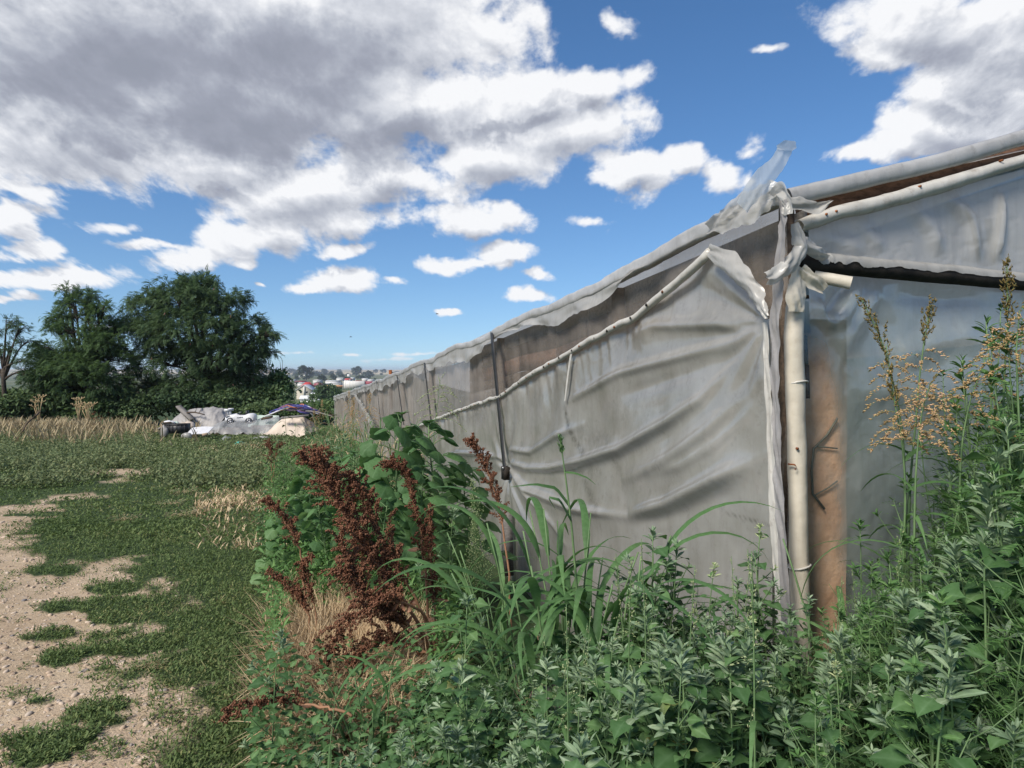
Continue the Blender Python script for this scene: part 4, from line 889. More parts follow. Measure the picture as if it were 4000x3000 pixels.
# ---------------------------------------------------------------- the town on the plain below
plain('house_white', (.52, .51, .49), (.60, .59, .56), .4, .8, .1)
plain('house_beige', (.46, .42, .34), (.52, .48, .40), .4, .8, .1)
plain('house_orange', (.55, .26, .12), (.62, .32, .16), .4, .8, .1)
plain('roof_red', (.36, .04, .045), (.45, .07, .06), .6, .6, .2)
plain('roof_dark_red', (.20, .05, .065), (.27, .075, .085), .6, .7, .2)
plain('roof_white', (.52, .54, .56), (.66, .67, .68), .25, .5, .3)
plain('window_dark', (.03, .035, .045), None, 1, .2, .5)
plain('slate', (.05, .055, .065), (.09, .09, .10), .6, .6, .3)
def house(label, px, base_py, Y, wpx, hpx, rpx, dep, wall, roof, hip=False, gable=False, rz=0.0, windows=2, name='house', group=None, cat='house'):
    k = Y/FPX; B = at(px, base_py, Y); B[2] = min(B[2], float(gz(B[0], B[1]))+2); T = thing(name, label, cat, B, group, rz); w = wpx*k; h = hpx*k; r = rpx*k; zb = min(0, float(gz(B[0], B[1]))-B[2])-.3
    mb = MB(); hw = w/2
    if gable: mb.add([(-hw, 0, zb), (hw, 0, zb), (hw, 0, h), (0, 0, h+r*.93), (-hw, 0, h), (-hw, dep, zb), (hw, dep, zb), (hw, dep, h), (0, dep, h+r*.93), (-hw, dep, h)], [(0, 1, 2, 3, 4), (6, 5, 9, 8, 7), (1, 6, 7, 2), (5, 0, 4, 9)])
    else: mb.box((0, dep/2, (h+zb)/2), (w, dep, h-zb))
    wl = mb.build('wall', MATS[wall], T)
    mb = MB(); e = .4; th = .2
    if gable:
        sl = r/hw
        for sg in (-1, 1): mb.add([(0, -e, h+r), (sg*(hw+e), -e, h-sl*e), (sg*(hw+e), dep+e, h-sl*e), (0, dep+e, h+r), (0, -e, h+r+th), (sg*(hw+e), -e, h-sl*e+th), (sg*(hw+e), dep+e, h-sl*e+th), (0, dep+e, h+r+th)], [(0, 1, 2, 3), (7, 6, 5, 4), (0, 4, 5, 1), (1, 5, 6, 2), (2, 6, 7, 3)])
    else:
        i_ = min(hw*.55, dep*.5) if hip else 0
        mb.add([(-hw-e, -e, h), (hw+e, -e, h), (hw+e, dep+e, h), (-hw-e, dep+e, h), (-hw-e+i_+e*(1 if hip else 0), dep/2, h+r), (hw+e-i_-e*(1 if hip else 0), dep/2, h+r)], [(3, 2, 1, 0), (0, 1, 5, 4), (2, 3, 4, 5), (1, 2, 5), (3, 0, 4)])
    mb.build('roof', MATS[roof], T)
    for i in range(windows):
        x = (i+.5)/windows*w*.8-w*.4; mb = MB(); s = min(1.1, h*.35); mb.box((x, -.03, h*.55), (s, .1, s)); mb.build('window', MATS['window_dark'], T)
    return T
def c4(x, y): return 256+.0694*x, 353.3+.0694*y
h = house('beige house with a white gable and a central pillar below the red roofed house', *c4(688, 588), 330, 14.5, 5.4, 4.6, 9, 'house_beige', 'roof_white', gable=True, windows=2)
mb = MB(); mb.box((.3, -.35, 1.9), (.55, .5, 4.6)); mb.build('pillar', MATS['house_white'], h)
house('orange walled house with a bright red hipped roof', *c4(716, 520), 400, 9.5, 4.5, 4.6, 8, 'house_orange', 'roof_red', hip=True, windows=3)
house('low house with a dull dark red roof right of the bright red roof', *c4(868, 470), 470, 9, 2.6, 2.8, 9, 'house_white', 'roof_dark_red', hip=True)
house('white house with a bright red roof behind the long white wall', *c4(1478, 460), 480, 8.6, 4.4, 2.6, 9, 'house_white', 'roof_red', gable=False, windows=3)
house('house with a dull maroon roof partly hidden by the greenhouse', *c4(1622, 455), 490, 10.5, 3.0, 3.2, 9, 'house_white', 'roof_dark_red', windows=2)
house('small distant house with a red roof below the far tree line', *c4(1314, 385), 800, 5.6, 1.2, 1.4, 12, 'house_white', 'roof_red')
house('pale little house with a pink roof beside the bushes', *c4(622, 400), 640, 9.0, 1.4, 1.2, 10, 'house_white', 'roof_dark_red')
lowb = [(866, 372, 760, 6.4), (625, 383, 690, 8.5), (1085, 380, 720, 12), (1110, 418, 600, 13), (1640, 362, 800, 5), (1380, 335, 1000, 2.6), (950, 440, 560, 10), (640, 420, 600, 6), (1200, 350, 950, 6), (480, 380, 800, 8), (380, 300, 1200, 10), (1560, 345, 900, 5)]
for x, y, Y, w in lowb:
    px, py = c4(x, y); house('long low white building among trees in the distant town', px, py, Y, w, 1.1, .5, 14, 'house_white', 'roof_white', windows=0, name='low_building', group='low white buildings in the distant town', cat='building')
for lb, x, y, Y, w, hh2, rr2 in [('white film covered greenhouse just below the beige house', 785, 660, 260, 20, 2.2, 3.0), ('grey white sheeted shed right of the dark green tree', 1292, 560, 280, 11, 2.5, 2.4), ('white sheet roof between the beige house and the dark tree', 845, 555, 300, 7.5, 2.0, 2.2), ('white roof of a shed showing under the branches of the small bush', 880, 648, 240, 8, 2.5, 2.5)]:
    px, py = c4(x, y); house(lb, px, py, Y, w, hh2, rr2, 12, 'roof_white', 'roof_white', windows=0, name='shed', cat='shed', rz=.2)
px, py = c4(1415, 465); Bw = at(px, py, 430); tw = thing('boundary_wall', 'long white wall with tall thin posts in the town', 'wall', Bw); mb = MB(); mb.box((0, 0, .6), (21*430/FPX, .4, 4.6)); mb.build('wall', MATS['house_white'], tw)
for i, x in enumerate((1250, 1285, 1352, 1395, 1437, 1545, 830, 880)):
    q = c4(x, 480 if x > 1000 else 485); b = at(*q, 425); pl = thing('utility_pole', ['slim pale pole standing at the left end of the long white wall', 'pale pole second from the left end of the white wall', 'pale pole in front of the middle of the white wall', 'pale pole left of the white house with the red roof', 'tallest pale pole in front of the white red roofed house', 'pale pole at the right end of the white wall', 'thin pole right of the orange walled house', 'thin pole behind the dark green tree'][i], 'pole', b, 'pale poles in the town')
    mb = MB(); hh3 = (5.8+(i*37 % 5)*.5)*425/FPX; mb.tube([(0, 0, -2), (0, 0, hh3)], [.16, .10], 6); mb.build('shaft', MATS['house_white'], pl); mb = MB(); mb.box((0, 0, hh3-.3), (.9, .1, .1)); mb.build('crossarm', MATS['house_white'], pl)
px, py = c4(1135, 478); b = at(px, py, 460); fo = thing('orange_fence', 'orange wall behind the dark green tree', 'fence', b); mb = MB(); mb.box((0, 0, .2), (17*460/FPX, .3, 2.2*460/FPX)); mb.build('wall', MATS['house_orange'], fo)
# church with a tall pointed tower and two small spires
Yc = 1300; k = Yc/FPX; px, py = c4(712, 345); b = at(px, py, Yc); ch = thing('church', 'distant white church with dark pointed spires above the trees', 'church', b)
mb = MB(); mb.box((0, 6, 1), (4.4*k, 12, 4*k)); mb.build('nave', MATS['house_white'], ch)
mb = MB(); mb.add([(-2.4*k, -1, 3*k), (2.4*k, -1, 3*k), (2.4*k, 13, 3*k), (-2.4*k, 13, 3*k), (0, -1, 4.6*k), (0, 13, 4.6*k)], [(0, 1, 4), (3, 5, 2), (0, 4, 5, 3), (1, 2, 5, 4)]); mb.build('roof', MATS['slate'], ch)
for x, z0, z1, w in ((0, 5.6, 8.6, 2.2), (-6.4, 4.0, 6.4, 1.4), (-4.7, 4.0, 6.0, 1.3)):
    mb = MB(); mb.box((x*k, 2, (z0-2)/2*k), (w*.55*k, w*.55*k, (z0+2)*k)); tt_ = mb.build('tower', MATS['house_white'], ch)
    mb = MB(); th = np.arange(8)*2*np.pi/8; V = [(x*k+w*.62*k*math.cos(a), 2+w*.62*k*math.sin(a), z0*k) for a in th]+[(x*k+w*.28*k*math.cos(a), 2+w*.28*k*math.sin(a), (z0+.35*(z1-z0))*k) for a in th]+[(x*k, 2, z1*k)]
    mb.add(V, [(i, (i+1) % 8, 8+(i+1) % 8, 8+i) for i in range(8)]+[(8+i, 8+(i+1) % 8, 16) for i in range(8)]); mb.build('spire', MATS['slate'], tt_)
px, py = c4(1335, 336); b = at(px, py, 1500); k = 1500/FPX; wt = thing('water_tank', 'pale cylindrical tank in front of the far trees', 'tank', b); mb = MB(); mb.tube([(0, 0, -2*k), (0, 0, 2.4*k)], 1.5*k, 16); mb.build('tank', MATS['house_white'], wt); mb = MB(); mb.tube([(0, 0, 2.4*k), (0, 0, 2.7*k)], [1.55*k, .4*k], 16); mb.build('lid', MATS['roof_white'], wt)

# trees in and beyond the town: one of each kind, then copies
def blob_tree(label, seed, w, h, n, leaf):
    g = np.random.default_rng(seed); T = thing('town_tree', label, 'tree', (0, 0, 0), 'trees in the distant town'); mb = MB(); mb.tube([(0, 0, -1), (0, 0, h*.3), (.1*w, 0, h*.7)], [.05*h, .04*h, .015*h], 6); mb.build('trunk', MATS['bark'], T)
    lobes = [[g.uniform(-.3, .3)*w, g.uniform(-.3, .3)*w, h*g.uniform(.35, .8), w*.3, w*.3, h*.24] for _ in range(8)]+[[0, 0, h*.45, w*.42, w*.42, h*.36]]
    P, u, kk = crown_points(lobes, n, seed, .34, 3.0/w*1.2); m = len(P); X = u+g.normal(size=(m, 3))*.5; mb = MB(); mb.batch(*T_OVATE, P, *frames(X), leaf*g.uniform(.6, 1.4, m)); mb.build('crown', MATS['far_leaf'], T); return T
far_l = 'dark round tree among the roofs of the distant town'
protos = [blob_tree(far_l, 200+i, w, hh2, 900, .16*w) for i, (w, hh2) in enumerate(((1.0, .8), (1.0, 1.1), (1.0, .6)))]
spots = []
g = np.random.default_rng(77)
for x, y, w in [(960, 405, 130), (725, 385, 200), (880, 330, 70), (985, 320, 60), (1075, 322, 60), (1200, 325, 100), (1320, 325, 70), (1440, 335, 130), (1560, 330, 100), (1130, 385, 100), (1320, 410, 90), (1240, 350, 90), (600, 345, 80), (800, 350, 80), (1500, 365, 120), (1650, 335, 120), (600, 470, 70), (860, 495, 90), (1000, 500, 120), (1400, 520, 110), (1200, 520, 90), (900, 450, 60), (1330, 480, 70), (1580, 480, 80), (1050, 440, 80), (640, 330, 60)]:
    px, py = c4(x, y); spots.append((px, py, w*.0694))
for _ in range(80): spots.append((g.uniform(150, 420) if g.random() < .75 else g.uniform(-20, 150), g.uniform(374.2, 381), g.uniform(2.5, 6)))
for _ in range(40): spots.append((g.uniform(255, 440), g.uniform(373.6, 375.5), g.uniform(3, 7)))
used = set()
for i, (px, py, w) in enumerate(spots):
    Y = min(13.6*FPX/max(py-HY, 3.0), 3000)
    for _ in range(8):
        x = (px-512)/FPX*Y; zz = float(gz(x, Y)); Y = (CAMZ-zz)*FPX/max(py-HY, 2.5)
    Y = min(Y, 3200); x = (px-512)/FPX*Y; zz = float(gz(x, Y)); kk = w*Y/FPX; pr = protos[i % 3]
    if i % 3 not in used: used.add(i % 3); o_ = pr; o_.location = (x, Y, zz-.05*kk); o_.scale = (kk,)*3
    else: dup(pr, (x, Y, zz-.05*kk), g.uniform(0, 6), (kk, kk, kk*g.uniform(.7, 1.1)))
shrub('dark_green_tree', 'round dark green tree in front of the town at the greenhouse end', *c4(1075, 580), 11, 6.6, 170, 'locust_leaf', 2600, 90, .6, cat='tree')
shrub('grey_bush', 'thin grey green bush left of the dark tree by the town', *c4(830, 625), 5.0, 1.8, 150, 'shrub_leaf', 260, 91, .3)

# ---------------------------------------------------------------- dumped things at the end of the field
film('heap_film', (.42, .43, .44), (.52, .53, .54), clear=.55, transl=.25, rough=.45, spec=.35, gamt=.2, gscale=4)
film('grey_tarp', (.27, .255, .245), (.36, .345, .33), clear=0, transl=.1, rough=.6, spec=.2, gamt=.35)
plain('cream_cloth', (.44, .37, .30), (.54, .46, .38), 3, .8, .2)
plain('white_plastic', (.50, .50, .51), (.60, .60, .60), 10, .35, .5)
plain('black_plastic', (.016, .017, .020), (.035, .036, .04), 10, .5, .4)
plain('tyre', (.02, .02, .022), None, 1, .7, .3)
plain('silver', (.42, .43, .45), (.5, .5, .52), 10, .3, .6, 0, 40, .7)
plain('cardboard', (.26, .20, .15), (.33, .26, .19), 6, .9, .1)
plain('junk', (.06, .05, .045), (.22, .18, .15), 5, .9, .1)
plain('hose_blue', (.05, .055, .20), (.08, .085, .28), 10, .5)
plain('hose_purple', (.15, .085, .20), (.20, .12, .26), 10, .5)
plain('hose_orange', (.48, .15, .08), (.55, .22, .13), 10, .5)
plain('hose_white', (.6, .6, .62), None, 10, .5)
plain('teal_rag', (.06, .36, .30), (.10, .45, .38), 8, .7)
plain('pale_green', (.42, .52, .46), (.5, .58, .52), 4, .6)
def c7(x, y): return 153.6+.0868*x, 396.8+.0868*y
def heap(name, label, cat, outline, Y, depth, mat, seed, amp=.06, fill=None):
    """a sheet thrown over junk: outline gives (px, top row) along its width; the sheet falls to the ground front and back"""
    g = np.random.default_rng(seed); k = Y/FPX; O_ = np.array(outline, float); B = root(O_[:, 0].mean(), Y); T = thing(name, label, cat, B); Og = np.array(T.location)
    n, m = 90, 40; a = np.linspace(O_[0, 0], O_[-1, 0], n); top = np.interp(a, O_[:, 0], O_[:, 1]); x = (a-512)*k
    vv = np.linspace(-1, 1, m); A, V = np.meshgrid(x, vv, indexing='ij'); yy_ = Y+depth*.5*V; zb = gz(A, yy_); zt_ = (CAMZ+(HY-top)*k)[:, None]; hgt = np.maximum(zt_-zb, .03)
    pr = (1-np.abs(V)**2.6)**.8; f = fbm(A*1.6+seed, yy_*1.6, 4, seed)-.5; f2 = fbm(A*5, yy_*5+A, 3, seed+1)-.5
    Z = zb+hgt*pr*(1+.6*f*(1-pr*.8))+amp*2.2*f2*pr+.01+amp*1.8*(1-4*np.abs(fbm(A*1.6+V, yy_*1.1, 3, seed+5)-.5))*(.25+.75*(1-pr))
    mb = MB(); mb.grid(np.stack([A+.10*f2, yy_+.25*f, Z], -1)); mb.build('sheet', MATS[mat], T, smooth=True, origin=Og)
    if fill:
        for i in range(fill):
            q = g.integers(8, n-8); c = np.array([x[q], Y+g.uniform(-.25, .15)*depth, 0]); hz2 = max((CAMZ+(HY-top[q])*k)-float(gz(c[0], c[1])), .1); c[2] = float(gz(c[0], c[1]))+hz2*g.uniform(.15, .55)
            mb = MB(); mb.box(c, (g.uniform(.2, .9), g.uniform(.1, .4), g.uniform(.05, .3)), rz=g.uniform(-.5, .5)); mb.build('covered_junk', MATS[['junk', 'old_wood', 'grey_wood', 'cardboard'][i % 4]], T, origin=Og)
    return T
def oc(pts): return [c7(*q) for q in pts]
heap('covered_heap', 'heap of junk under clear white plastic film with a toy car on top', 'heap', oc([(660, 400), (720, 350), (800, 290), (880, 285), (1000, 305), (1170, 280), (1290, 270), (1400, 250), (1470, 255), (1520, 330)]), 27.0, 1.9, 'heap_film', 301, .10, 26)
heap('cloth_heap', 'heap under a cream cloth right of the toy car', 'heap', oc([(1330, 420), (1420, 320), (1500, 255), (1600, 232), (1720, 235), (1790, 300), (1850, 400)]), 26.2, 1.7, 'cream_cloth', 302, .06)
heap('tarp_heap', 'low heap under a dirty grey tarp behind the white toy car', 'heap', oc([(310, 220), (380, 170), (520, 150), (680, 133), (800, 150), (880, 215)]), 30.5, 2.2, 'grey_tarp', 303, .08)
heap('plastic_scrap', 'ragged white plastic lying in the grass before the cloth heap', 'scrap', oc([(1095, 500), (1150, 485), (1260, 452), (1300, 460), (1410, 490)]), 24.5, .5, 'torn_film', 304, .03)
heap('rag', 'small teal rag in the grass', 'rag', oc([(945, 530), (980, 518), (1020, 522), (1050, 535)]), 22.0, .4, 'teal_rag', 305, .02)
heap('plastic_scrap', 'wisp of clear plastic in the weeds left of the teal rag', 'scrap', oc([(780, 485), (820, 455), (870, 470), (890, 490)]), 23.8, .35, 'heap_film', 306, .02)
# ride-on toy car, nose to the left
def toy_car(c, L, rz):
    T = thing('toy_car', 'white ride-on toy sports car with a rear wing on the plastic heap', 'toy car', c, None, rz); s = L
    # x: nose (-) to tail (+); cross-sections of the body
    st = [(-.50, .10, .19, .13), (-.48, .075, .24, .17), (-.38, .06, .30, .20), (-.25, .06, .335, .215), (-.12, .06, .345, .215), (.0, .06, .30, .21), (.15, .06, .30, .21), (.26, .06, .345, .22), (.38, .065, .35, .215), (.46, .09, .32, .19), (.49, .13, .28, .15)]
    rows = []
    for x, zb, zt_, hw in st:
        rows.append([(x, -hw*.92, zb), (x, -hw, zb+.08), (x, -hw*.97, zt_-.05), (x, -hw*.72, zt_), (x, 0, zt_+.012), (x, hw*.72, zt_), (x, hw*.97, zt_-.05), (x, hw, zb+.08), (x, hw*.92, zb)])
    mb = MB(); G_ = np.array(rows)*s; mb.grid(G_, wrap=True); mb.add(G_[0], [tuple(range(9))]); mb.add(G_[-1], [tuple(range(9))[::-1]]); body = mb.build('body', MATS['white_plastic'], T, smooth=True)
    for sx_ in (-.29, .31):
        mb = MB(); th = np.linspace(.15, np.pi-.15, 12)
        for sy in (-1, 1):
            P = np.array([(sx_+.135*math.cos(a), sy*.213, .095+.135*math.sin(a)) for a in th])*s; mb.tube(P, .018*s, 5)
        mb.build('wheel_arch', MATS['white_plastic'], T)
        for sy in (-1, 1):
            mb = MB(); c_ = np.array([sx_, sy*.20, .10])*s; d = np.array([0, .045*s*sy, 0]); mb.tube([c_-d, c_-d*.8, c_+d*.8, c_+d], np.array([.085, .105, .105, .085])*s, 18); wh = mb.build('wheel', MATS['tyre'], T)
            mb = MB()
            for j in range(5):
                a = j*2*np.pi/5; e = np.array([math.cos(a), 0, math.sin(a)])*.07*s; mb.beam(c_+d*1.1, c_+d*1.1+e, .018*s, .02*s, up=(0, 1, .01))
            rg = [c_+d*1.05+np.array([math.cos(a), 0, math.sin(a)])*.075*s for a in np.linspace(0, 2*np.pi, 17)]; mb.tube(rg, .009*s, 5, cap=False); mb.build('rim', MATS['silver'], wh)
    mb = MB(); mb.box((.07*s, 0, .305*s), (.26*s, .26*s, .03*s)); mb.build('cockpit', MATS['black_plastic'], T)
    mb = MB(); mb.grid(np.array([[(-.10+.05*z, y*.17*(1-.2*z), .335+.07*z) for y in np.linspace(-1, 1, 9)] for z in (0, .5, 1)])*s); mb.build('windscreen', MATS['window_dark'], T)
    mb = MB(); P = np.array([(.0+.02*math.cos(a), .05*math.sin(a)-.05, .37+.05*math.cos(a)) for a in np.linspace(0, 2*np.pi, 14)])*s; mb.tube(P, .010*s, 5); mb.tube(np.array([(-.08, -.05, .32), (0, -.05, .37)])*s, .012*s, 5); mb.build('steering_wheel', MATS['black_plastic'], T)
    mb = MB(); mb.box((.20*s, 0, .37*s), (.06*s, .24*s, .15*s)); mb.build('seat', MATS['black_plastic'], T)
    return T, body, s
cpos = at(*c7(1010, 300), 26.9); tc_, body, s_ = toy_car(np.array([cpos[0], cpos[1], CAMZ+(HY-c7(0, 293)[1])*26.9/FPX-.06]), 1.16, .12)
# headlight, grille, door lettering as dark strokes, and the high wing on its two struts at the nose end
mb = MB(); mb.add(np.array([(-.40, -.214, .235), (-.30, -.222, .275), (-.31, -.222, .295), (-.41, -.208, .27)])*s_, [(0, 1, 2, 3)]); mb.add(np.array([(-.40, -.216, .235), (-.41, -.210, .27), (-.455, -.19, .24), (-.44, -.20, .215)])*s_, [(0, 1, 2, 3)]); mb.build('headlight', MATS['window_dark'], tc_)
mb = MB(); mb.box((-.497*s_, 0, .17*s_), (.02*s_, .22*s_, .05*s_)); mb.build('grille', MATS['black_plastic'], tc_)
mb = MB()
for i in range(7): mb.beam(np.array([-.09+.028*i, -.2145, .20+.012*(i % 2)+.004*i])*s_, np.array([-.075+.028*i, -.2145, .225+.012*((i+1) % 2)+.004*i])*s_, .006*s_, .012*s_, up=(0, 1, 0))
mb.build('side_decal', MATS['black_plastic'], tc_)
mb = MB(); mb.box((-.40*s_, 0, .49*s_), (.17*s_, .46*s_, .025*s_)); mb.box((-.40*s_, -.23*s_, .475*s_), (.18*s_, .015*s_, .09*s_)); mb.box((-.40*s_, .23*s_, .475*s_), (.18*s_, .015*s_, .09*s_)); wg = mb.build('wing', MATS['white_plastic'], tc_)
mb = MB()
for sy in (-1, 1): mb.beam(np.array([-.38, sy*.13, .29])*s_, np.array([-.40, sy*.13, .48])*s_, .03*s_, .06*s_)
mb.build('wing_strut', MATS['white_plastic'], wg)
# loops of coloured hose
hosec = thing('hose_tangle', 'tangle of blue, purple, orange and white hoses on the cloth heap', 'hoses', at(*c7(1640, 232), 26.4)); HO = np.array(hosec.location)
g = np.random.default_rng(31)
for i in range(16):
    mt = ['hose_blue', 'hose_purple', 'hose_orange', 'hose_white', 'hose_blue'][i % 5]; cx_ = g.uniform(-.35, .35); w = g.uniform(.3, .85); d = g.uniform(.15, .5); ph = g.uniform(0, 6); th = np.linspace(0, 2*np.pi*g.uniform(.6, 1), 30)
    P = np.stack([cx_+w*np.cos(th+ph)*(1+.1*np.sin(3*th)), d*np.sin(th+ph), .06+.42*np.maximum(0, 1-(np.abs(cx_+w*np.cos(th+ph))/1.1)**2)*(.45+.5*g.random())+.06*np.sin(2*th+i)], 1); mb = MB(); mb.tube(P, .022, 6); mb.build('hose', MATS[mt], hosec, smooth=True)
for pts in ([(1750, 160), (1800, 180), (1835, 215), (1820, 250)], [(1790, 170), (1860, 185), (1900, 200)]):
    mb = MB(); P = np.array([at(*c7(*q), 26.2) for q in pts]); mb.tube(P, .022, 6); mb.build('hose', MATS['hose_white'], hosec, smooth=True, origin=HO)
# boards, sticks and sheets
def stick(name, label, a, b, Ya, Yb, w, mat, cat='plank', h=None, round_=False):
    A = at(*a, Ya); Bq = at(*b, Yb); T = thing(name, label, cat, (A+Bq)/2); mb = MB()
    if round_:
        k = np.linspace(0, 1, 8)[:, None]; P = A+(Bq-A)*k+np.concatenate([.03*np.sin(k*7), 0*k, .05*np.sin(k*np.pi)], 1); mb.tube(P, np.linspace(w, w*.6, 8), 7)
        for j in (3, 5): mb.tube([P[j], P[j]+[.05, .03, .08], P[j]+[.08, .02, .16]], [w*.5, w*.35, w*.15], 5)
    else:
        mb.beam(A, Bq, w, h or w*.4, up=(0, -.3, 1)); mb.beam(A+(Bq-A)*.02+[0, -.006, .004], A+(Bq-A)*.10+[0, -.006, .004], w*1.02, (h or w*.4)*1.02, up=(0, -.3, 1))
    mb.build('shaft' if round_ else 'board', MATS[mat], T, origin=np.array(T.location)); return T
stick('beam', 'weathered beam leaning up at the left end of the grey tarp heap', c7(285, 112), c7(445, 262), 30.4, 29.2, .22, 'grey_wood', 'beam', .10)
stick('branch', 'dark thin branch lying across the grey tarp', c7(385, 182), c7(582, 206), 29.6, 29.4, .04, 'old_wood', 'branch', round_=True)
stick('plank', 'short dark plank lying behind the plastic heap', c7(1250, 252), c7(1362, 232), 26.3, 26.2, .16, 'old_wood')
stick('plank', 'long pale board under the tangle of hoses', c7(1470, 243), c7(1790, 212), 25.4, 25.4, .12, 'grey_wood')
stick('pole', 'thin dry pole sticking out right of the hoses', c7(1760, 165), c7(2060, 228), 26, 25, .03, 'grey_wood', 'pole', round_=True)
stick('pole', 'longer dry pole pointing to the greenhouse from the heap', c7(1810, 250), c7(2110, 210), 25.5, 26, .03, 'old_wood', 'pole', round_=True)
stick('stake', 'dark stick leaning alone in the field at the left', (39, 412), (22, 432), 20, 19.6, .03, 'old_wood', 'stick', round_=True)
stick('branch', 'rough branch lying left of the black crate', c7(60, 372), c7(150, 328), 25.5, 25.4, .05, 'grey_wood', 'branch', round_=True)
T = thing('plastic_sheet', 'pale green sheet standing behind the plastic heap', 'sheet', at(*c7(1300, 235), 28.6)); mb = MB(); k = np.linspace(0, 1, 20); A, Bq = np.meshgrid(k, np.linspace(0, 1, 6), indexing='ij'); a0 = at(*c7(1090, 208), 28.6); a1 = at(*c7(1450, 216), 28.3); mb.grid(a0+(a1-a0)*A[..., None]+np.array([0, 0, -.75])*Bq[..., None]+np.array([0, -1, 0])*(.06*np.sin(A*14))[..., None]); mb.build('sheet', MATS['pale_green'], T, smooth=True, origin=np.array(T.location))
# black crate with a cardboard piece, white bags and board
kx = 25.0; A = at(*c7(265, 424), kx); cr = thing('crate', 'black plastic crate tipped over in the weeds', 'crate', A, None, .15); w, hh, dd = 215*.0868*kx/FPX, 110*.0868*kx/FPX, .45
mb = MB(); tk = .03
mb.box((0, 0, hh/2), (w, tk, hh)); mb.box((0, dd, hh/2), (w, tk, hh)); mb.box((-w/2, dd/2, hh/2), (tk, dd-tk-.004, hh-.004)); mb.box((w/2, dd/2, hh/2), (tk, dd-tk-.004, hh-.004)); mb.box((0, dd/2, tk/2), (w-tk-.01, dd-tk-.01, tk)); cb = mb.build('crate_wall', MATS['black_plastic'], cr)
mb = MB()
for i in range(5): mb.box((-w/2+w*(i+.5)/5, -.02, hh*.5), (.02, .02, hh*.94))
mb.box((0, -.022, hh*.97), (w*1.03, .03, .04)); mb.build('rib', MATS['black_plastic'], cr)
Tc = thing('cardboard_box', 'crushed tan cardboard box behind the left side of the black crate', 'box', at(*c7(165, 385), kx+.25)); mb = MB(); mb.box((0, 0, .1), (.40, .3, .36), rz=.2); mb.build('side', MATS['cardboard'], Tc); mb = MB(); mb.add([(-.2, -.14, .285), (.2, -.06, .285), (.22, -.25, .33), (-.15, -.32, .30), (-.2, -.14, .291), (.2, -.06, .291), (.22, -.25, .336), (-.15, -.32, .306)], [(0, 1, 2, 3), (7, 6, 5, 4), (0, 4, 5, 1), (2, 6, 7, 3)]); mb.build('flap', MATS['cardboard'], Tc)
def bag(label, px, py, Y, w, h, mat, seed, name='plastic_bag', cat='bag'):
    c = at(px, py, Y); T = thing(name, label, cat, c); n = 16; th = np.linspace(0, 2*np.pi, n, endpoint=False); ph = np.linspace(-1.45, 1.45, 10); A, Bq = np.meshgrid(th, ph); r_ = 1+.5*(fbm(np.cos(A)*1.5+seed, np.sin(A)*1.5+Bq*1.4, 4, seed)-.5)*2
    mb = MB(); mb.grid(np.stack([w/2*np.cos(A)*np.cos(Bq)*r_, w*.3*np.sin(A)*np.cos(Bq)*r_, h/2*np.sin(Bq)*r_], -1), wrap=True); mb.build('bag', MATS[mat], T); return T
bag('crumpled white bag on top of the cardboard box', *c7(190, 298), 25.4, .42, .18, 'white_plastic', 1); bag('pale green bag beside the white bag above the crate', *c7(250, 305), 25.5, .28, .14, 'pale_green', 2); bag('lumpy cream sack behind the black crate', *c7(365, 345), 25.9, .70, .36, 'cream_cloth', 3, 'sack', 'sack'); bag('grey plastic bag against the left of the black crate', *c7(122, 400), 24.9, .30, .40, 'grey_tarp', 4); bag('small dirty white bag in front of the white board', *c7(380, 458), 24.2, .36, .26, 'torn_film', 5); bag('scrap of white plastic behind the white board', *c7(535, 388), 25.6, .42, .16, 'torn_film', 6)
T = thing('board', 'curled white board lying right of the black crate', 'board', at(*c7(495, 430), 24.6)); k = np.linspace(0, 1, 16); A, Bq = np.meshgrid(k, np.linspace(0, 1, 8), indexing='ij'); a0, a1 = at(*c7(368, 440), 24.6), at(*c7(620, 432), 24.4); P = a0+(a1-a0)*A[..., None]+np.array([.0, .5, .22])*Bq[..., None]; P[..., 2] += .16*np.clip(A-.7, 0, 1)**1.5*1.2*(1-Bq)+.03*np.sin(A*3); mb = MB(); mb.grid(P); mb.grid(P[::-1]+np.array([0, .01, -.02])); mb.build('panel', MATS['white_plastic'], T, smooth=True, origin=np.array(T.location)); mb = MB(); mb.beam(at(*c7(560, 440), 24.35), at(*c7(622, 428), 24.35), .04, .10); mb.build('edge', MATS['cardboard'], T, origin=np.array(T.location))
# two birds far up over the valley
for px, py, Y, lb in ((437, 314, 60, 'tiny dark bird in the sky above the greenhouse roof'), (350.6, 337, 70, 'tiny dark bird lower in the sky over the town')):
    c = at(px, py, Y); T = thing('bird', lb, 'bird', c); mb = MB(); mb.tube([(-.12, 0, 0), (-.05, 0, .02), (.08, 0, .02), (.15, 0, 0)], [.01, .04, .035, .01], 6); mb.add([(-.02, 0, .02), (.05, 0, .02), (.02, .22, .06), (-.03, .2, .06), (.02, -.22, .06), (-.03, -.2, .06)], [(0, 1, 2, 3), (1, 0, 5, 4)]); mb.build('body', MATS['black_plastic'], T)

